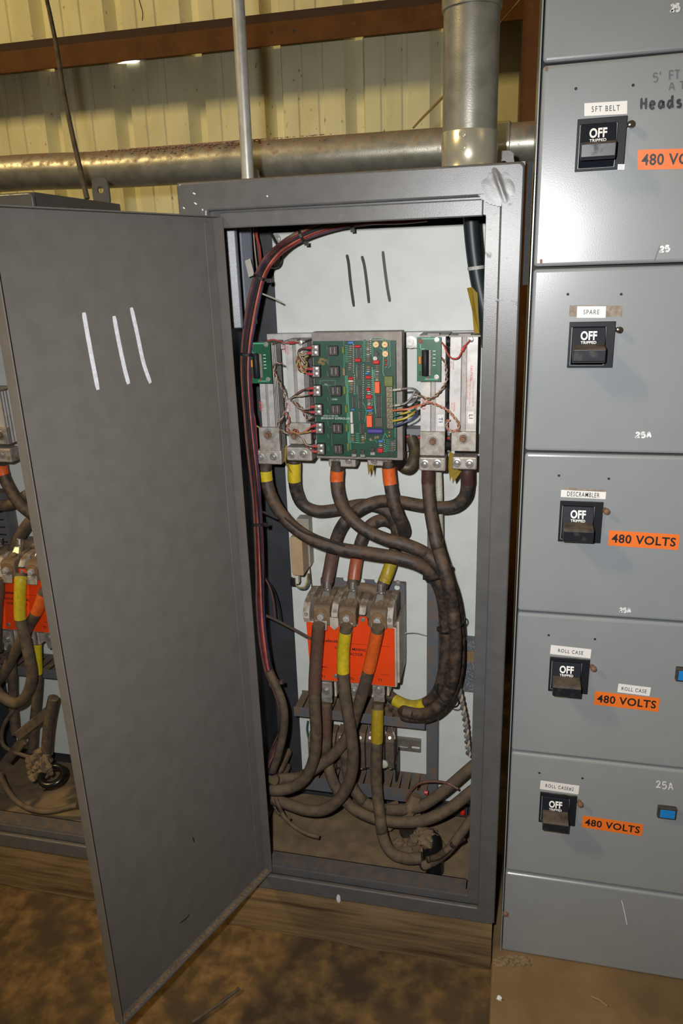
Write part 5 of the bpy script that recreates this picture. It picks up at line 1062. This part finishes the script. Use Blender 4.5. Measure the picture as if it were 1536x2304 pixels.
mb = MB(); a = W(862, 1722, .225); mb.lathe((a.x, .232, a.z), (0, -1, 0), [(0, .011), (.004, .011), (.006, .008)], 14); tag(finish('white_disc', mb, M_cres, smooth=True), 'small pale disc on the terminal blocks behind the right dropping cable', 'disc')
for px, s in ((833, 'left'), (868, 'middle'), (885, 'right')):
    single('short grey wire entering the terminal blocks from above, %s of three' % s, [(px-4, 1628, .262), (px-3, 1640, .255), (px+1, 1652, .248), (px+3, 1664, .242)], GRY, .0017, 'short wires above the terminal blocks', 'terminal_wire', extra=((1.6, 2.9, M_tie, .0022),))
single('olive wire hanging behind the brown-taped cable below the duct', [(692, 1622, .262), (690, 1640, .258), (693, 1660, .25), (698, 1676, .24)], GRN, .002, name='terminal_wire')

# ================================================================== CABINET FLOOR CLUTTER
p = WZ(976, 1975, .14)
t = thing('conduit_stub', (p.x, p.y+.02, .13), 'shiny black plastic pipe end standing in the dirt at the front right', 'pipe')
mb = MB(); mb.lathe((p.x, p.y+.022, .1335), (-.12, .1, 1), [(0, .023), (.045, .0235), (.085, .0225), (.098, .019), (.104, .012)], 20); finish('pipe', mb, M_blackc, t, smooth=True)
mb = MB()
for k in range(16): mb.ball((p.x-.016+random.uniform(-.022, .016), p.y+.024+random.uniform(-.014, .02), .222+random.uniform(-.012, .014)), random.uniform(.008, .015), 1.1, 1, .8, 7, 5, .3)
o = finish('dirt_cap', mb, M_dirt, t); o['kind'] = 'stuff'
p = WZ(925, 1890, .142)
t = thing('conduit_stub', (p.x, p.y, .13), 'dark conduit bushing full of dirt behind the front pipe end', 'pipe')
mb = MB(); mb.lathe((p.x, p.y+.02, .1325), (0, 0, 1), [(0, .033), (.050, .033), (.052, .036), (.064, .036), (.066, .030)], 22); finish('bushing', mb, mat('dark_bushing', (0.02, 0.017, 0.014), 0.5, 0, (0.05, 0.036, 0.024), 40), t, smooth=True)
mb = MB()
for k in range(12): mb.ball((p.x+random.uniform(-.022, .022), p.y+.02+random.uniform(-.02, .02), .196+random.uniform(-.004, .012)), random.uniform(.009, .015), 1.2, 1.1, .6, 7, 5, .3)
o = finish('dirt_fill', mb, M_dirt, t); o['kind'] = 'stuff'
def leaning(label_, pts, wd, m_, name='dirty_lug'):
    path = [W(*q) for q in pts]; q = MB(); q.tube(curve(path, 6), lambda t_: wd*(1-.15*abs(t_-.5)), 8); return tag(finish(name, q, m_, smooth=True), label_, 'cable end')
leaning('fat dirt-caked cable end leaning up in the middle of the floor clutter', [(905, 1848, .2), (918, 1828, .2), (930, 1806, .205), (936, 1790, .21)], .0165, M_dirt)
leaning('thick dirty cable end left of the leaning one', [(872, 1862, .19), (876, 1835, .195), (885, 1818, .2), (896, 1815, .205)], .015, M_dirt)
mb = MB()
for k in range(34):
    a_ = random.uniform(0, 6.28); r_ = abs(random.gauss(0, .032)); p = WZ(950, 1900, .15)
    mb.ball((p.x+r_*math.cos(a_)*1.3, p.y+r_*math.sin(a_), .15+max(0, .035-r_)), random.uniform(.007, .016), 1.2, 1.1, .8, 7, 5, .3)
tag(finish('dirt_clods', mb, M_dirt), 'heap of dirt clods round the floor conduits in the main cabinet', 'dirt', None, 'stuff')
cable('floor_cable', 'thin dark cable between the front pipe end and the right frame edge', [(960, 1935, .10), (990, 1925, .095), (1015, 1903, .10), (1042, 1885, .105)], .0075, M_rubber)
t = thing('red_lamp', W(1040, 1832, .27), 'small red plastic cap on a black base in the back right corner', 'lamp')
p = W(1040, 1830, .27); mb = MB(); mb.lathe((p.x, .275, p.z), (0, -1, .1), [(0, .007), (.006, .0065), (.009, .004)], 12); finish('cap', mb, M_redlamp, t, smooth=True)
mb = MB(); mb.box(p.x-.05, p.x+.012, .276, .31, p.z-.016, p.z+.012); finish('base', mb, M_inside, t, bevel=.001)
p = W(957, 1782, .22); mb = MB(); mb.cyl((p.x-.002, .218, p.z), (p.x+.006, .218, p.z), .006, 10); tag(finish('red_connector', mb, M_cap), 'tiny red and white connector at the right end of the lower duct', 'connector')
single('bare white wire end curling at the lower right', [(1018, 1888, .11), (1028, 1881, .108), (1040, 1880, .107)], M_tie, .0018, name='loose_wire')
# yellow film at the right
def film(label_, poly, Y0, Y1):
    q = MB(); n = len(poly); f_ = [W(x, y, Y0+(Y1-Y0)*i/(n-1)) for i, (x, y) in enumerate(poly)]
    q.poly([*f_, *[v+Vector((0, .0008, 0)) for v in f_]], [tuple(range(n)), tuple(range(2*n-1, n-1, -1))]+[(i, (i+1) % n, n+(i+1) % n, n+i) for i in range(n)])
    return tag(finish('insulating_film', q, M_film), label_, 'film')
film('torn yellow insulating film at the inside right below the dark sleeve', [(1050, 648), (1062, 646), (1074, 660), (1078, 750), (1066, 750), (1062, 700)], .135, .15)
film('torn yellow film hanging under the rightmost lug', [(1010, 1015), (1022, 1022), (1030, 1058), (1038, 1060), (1020, 1085), (1016, 1072), (1012, 1084), (1008, 1050)], .178, .182)
film('sharp scrap of film hanging under the lugs beneath the big board', [(826, 1045), (841, 1046), (838, 1070), (835, 1052), (829, 1070)], .19, .195)
film('curled film behind the second lug from the left', [(641, 1005), (646, 1000), (643, 1040), (655, 1062), (648, 1058), (640, 1035)], .18, .182)

# ================================================================== LEFT CABINET CONTENTS
GL = 'thick cables in the left cabinet'
t = module('aluminium lug assembly at the photo left edge inside the left cabinet', -40, 880, 19, 1000, .175, .24, (-34, 962, 20, 1000), (-30, 1009, 27, 1041), ((-20, 1022), (4, 1023)), (3, 978, 0))
cable('power_cable', 'cable with small orange band under the left cabinet lugs', [(3, 1035, .2), (3, 1052, .2), (10, 1075, .2), (25, 1105, .195), (45, 1135, .19), (75, 1160, .19)], RC, M_rubber, ((.6, 1.7, M_ora),), group=GL)
cable('power_cable', 'dusty cable crossing level above the left cabinet contactor', [(-40, 1128, .22), (0, 1137, .22), (25, 1134, .22), (48, 1122, .22), (75, 1105, .22)], RC, M_rubberd, group=GL)
cable('power_cable', 'cable rising to the right from the left cabinet contactor top', [(28, 1240, .22), (40, 1215, .22), (58, 1185, .22), (80, 1160, .22)], RC, M_rubberd, group=GL)
cable('power_cable', 'yellow-taped cable on the front of the left cabinet contactor', [(47, 1290, .15), (46, 1310, .142), (45, 1350, .14), (46, 1392, .138), (55, 1430, .135), (66, 1480, .132), (72, 1520, .132), (62, 1560, .134), (38, 1582, .138), (8, 1570, .142), (-15, 1545, .15)], RC, M_rubberd, ((.5, 3.0, M_yel),), group=GL)
cable('power_cable', 'orange-taped cable slanting left from behind the door in the left cabinet', [(100, 1330, .15), (85, 1372, .15), (62, 1415, .155), (35, 1465, .16), (5, 1520, .165), (-20, 1545, .17)], RC, M_rubberd, ((.2, 1.2, M_ora),), group=GL)
cable('power_cable', 'brown-taped cable at the very left edge of the photo', [(-2, 1300, .15), (-4, 1340, .145), (-8, 1400, .14), (-10, 1460, .14)], RC, M_rubberd, ((.3, 2, M_brn),), group=GL)
cable('power_cable', 'cable with yellow tape dropping beside the door edge in the left cabinet', [(84, 1440, .2), (83, 1460, .195), (85, 1515, .19), (82, 1570, .185), (76, 1630, .18), (72, 1690, .175)], RC*.85, M_rubberd, ((.6, 2.0, M_yel),), group=GL)
cable('power_cable', 'dark cable dropping from the left cabinet contactor middle lug', [(28, 1430, .2), (28, 1470, .195), (28, 1540, .19), (30, 1600, .185), (34, 1650, .18)], RC*.85, M_rubberd, group=GL)
cable('power_cable', 'cable curving down to the dirt heap in the left cabinet', [(120, 1570, .16), (112, 1610, .16), (106, 1660, .16), (104, 1710, .165)], RC, M_rubberd, group=GL)
cable('floor_cable', 'cable lying in a long curve on the left cabinet floor', [(0, 1740, .11), (10, 1765, .105), (30, 1795, .10), (62, 1818, .096), (110, 1826, .094), (175, 1812, .10)], .0075, M_rubberd)
cable('floor_cable', 'thin loop of cable at the lower left of the left cabinet', [(35, 1590, .17), (12, 1625, .165), (3, 1655, .16), (10, 1680, .155), (40, 1695, .15), (70, 1705, .15)], .0055, M_rubberd)
for i, (pts, s) in enumerate((([(112, 1598, .15), (76, 1628, .148), (36, 1660, .146)], 'upper'), ([(50, 1668, .15), (30, 1692, .148), (14, 1712, .146)], 'lower'))):
    a, b, c_ = (W(*q) for q in pts); d_ = (c_-a).normalized(); s_ = d_.cross(YN).normalized(); mb = MB(); mb.slab(a-s_*.013, c_-a, s_*.026, Vector((0, .012, 0))); tag(finish('dirty_strap', mb, M_rubberd, bevel=.003), s+' of two dirt-caked flat straps in the left cabinet', 'strap', 'dirt-caked straps')
mb = MB()
for k in range(90):
    p = W(92, 1718, .15); mb.ball((p.x+random.gauss(0, .015), p.y+random.gauss(0, .011), p.z+random.gauss(0, .015)), random.uniform(.007, .013), 1.1, 1, .9, 7, 5, .3)
tag(finish('dirt_clods', mb, M_dirt), 'lump of dirt clinging to the cables in the left cabinet', 'dirt', None, 'stuff')
p = W(118, 1745, .13); mb = MB(); pts = []
for k in range(25):
    q = 2*math.pi*k/24; pts.append(p+Vector((.030*math.cos(q), .026*math.sin(q), .010*math.sin(q))))
mb.tube(pts, .0095, 10); tag(finish('rubber_ring', mb, M_blackc, smooth=True), 'black rubber ring below the dirt lump in the left cabinet', 'ring')
a, b = W(-30, 1108, .255), W(26, 1228, .255)
t = thing('louvred_duct', ((a.x+b.x)/2, .29, b.z), 'slate blue slotted duct at the left edge inside the left cabinet', 'wiring duct')
mb = MB(); mb.box(a.x, b.x, .255, .294, b.z, a.z); finish('body', mb, M_duct, t)
for k in range(7):
    z_ = a.z-(a.z-b.z)*(k+.5)/7; mb = MB(); mb.box(a.x+.004, b.x-.008, .252, .2552, z_-.0012, z_+.0012); finish('slot', mb, M_dark, t)
a, b = W(95, 1520, .285), W(125, 1590, .285)
for k, (px, py, s) in enumerate(((60, 1880, 'left'), (95, 1890, 'middle'), (140, 1880, 'right'))):
    q = MB(); p = WZ(px, py-25, .155); q.tube([p, p+Vector((.03, -.02, .012)), p+Vector((.055, -.03, .008))], .0012, 5); tag(finish('straw', q, M_straw), s+' of three dry straws on the left cabinet floor', 'straw', 'straws in the left cabinet')

# ================================================================== LOOSE BITS ABOVE AND ON THE FLOOR
mb = MB(); mb.tube(curve([W(98, -40, .30)+Vector((-.05, .02, .55)), W(98, -40, .30)+Vector((-.015, .005, .25)), W(98, -40, .30), W(112, 30, .30), W(128, 110, .29), (W(142, 200, .28)), W(160, 290, .27), W(178, 370, .255), Vector((W(194, 432, .24).x, .24, 1.662))], 8), lambda t_: .0036+.0022*t_, 8)
tag(finish('hanging_rope', mb, M_cord, smooth=True), 'grimy cord hanging down onto the left cabinet top', 'cord')
mb = MB(); mb.tube(curve([W(306, -20, 1.4), W(316, 10, 1.42), W(321, 30, 1.44), W(320, 46, 1.45)], 6), .0016, 5); tag(finish('thin_wire', mb, M_cord), 'thin curl of wire at the top edge left of the thin conduit', 'wire')
mb = MB(); mb.tube([W(996, 218, .62), W(970, 245, .60), W(950, 265, .59), W(929, 288, .575)], lambda t_: .0035-.001*t_, 6); tag(finish('twig', mb, M_straw), 'dry twig leaning on the level conduit beside the wide conduit', 'twig')
mb = MB(); mb.tube(curve([W(1168, 0, .62), W(1150, 22, .61), W(1130, 45, .6), W(1112, 68, .59)], 5), .0012, 5); tag(finish('thin_wire', mb, M_straw), 'thin pale wire at the top between wide conduit and column', 'wire')
mb = MB(); p = W(290, 133, 1.62); mb.ball((p.x, 1.645, p.z), .03, 1.4, .12, .3, 12, 6)
mb.bm.free()
for px, py, l, a_, lab, m_ in ((1330, 2242, .030, .5, 'brown twig on the pale concrete pad', M_straw),):
    p = WZ(px, py, .0635); q = MB(); q.tube([p, p+Vector((l*.5, -.006, .002)), p+Vector((l, -.016, 0))], .002, 6); tag(finish('twig', q, m_), lab, 'twig')
p = WZ(1123, 2246, .0655); mb = MB(); mb.ball(p, .0055, 1.1, 1, .8, 8, 6, .2); tag(finish('pebble', mb, M_lab), 'white pebble on the concrete pad edge', 'pebble')
p, q = WZ(430, 2302, .006), WZ(538, 2224, .006); mb = MB(); mb.tube([p, p.lerp(q, .5)+Vector((.003, 0, .001)), q], .004, 7); tag(finish('stick', mb, M_cord), 'dark thin stick lying on the floor right of the door', 'stick')
mb = MB()
for k in range(60):
    p = WZ(random.uniform(1112, 1190), random.uniform(2150, 2172), .064); mb.ball((p.x, min(p.y, -.004), .064), random.uniform(.002, .006), 1.2, 1, .5, 6, 4, .3)
tag(finish('dirt_clods', mb, M_dirt), 'crumbs of dirt along the foot of the light grey switchgear', 'dirt', None, 'stuff')
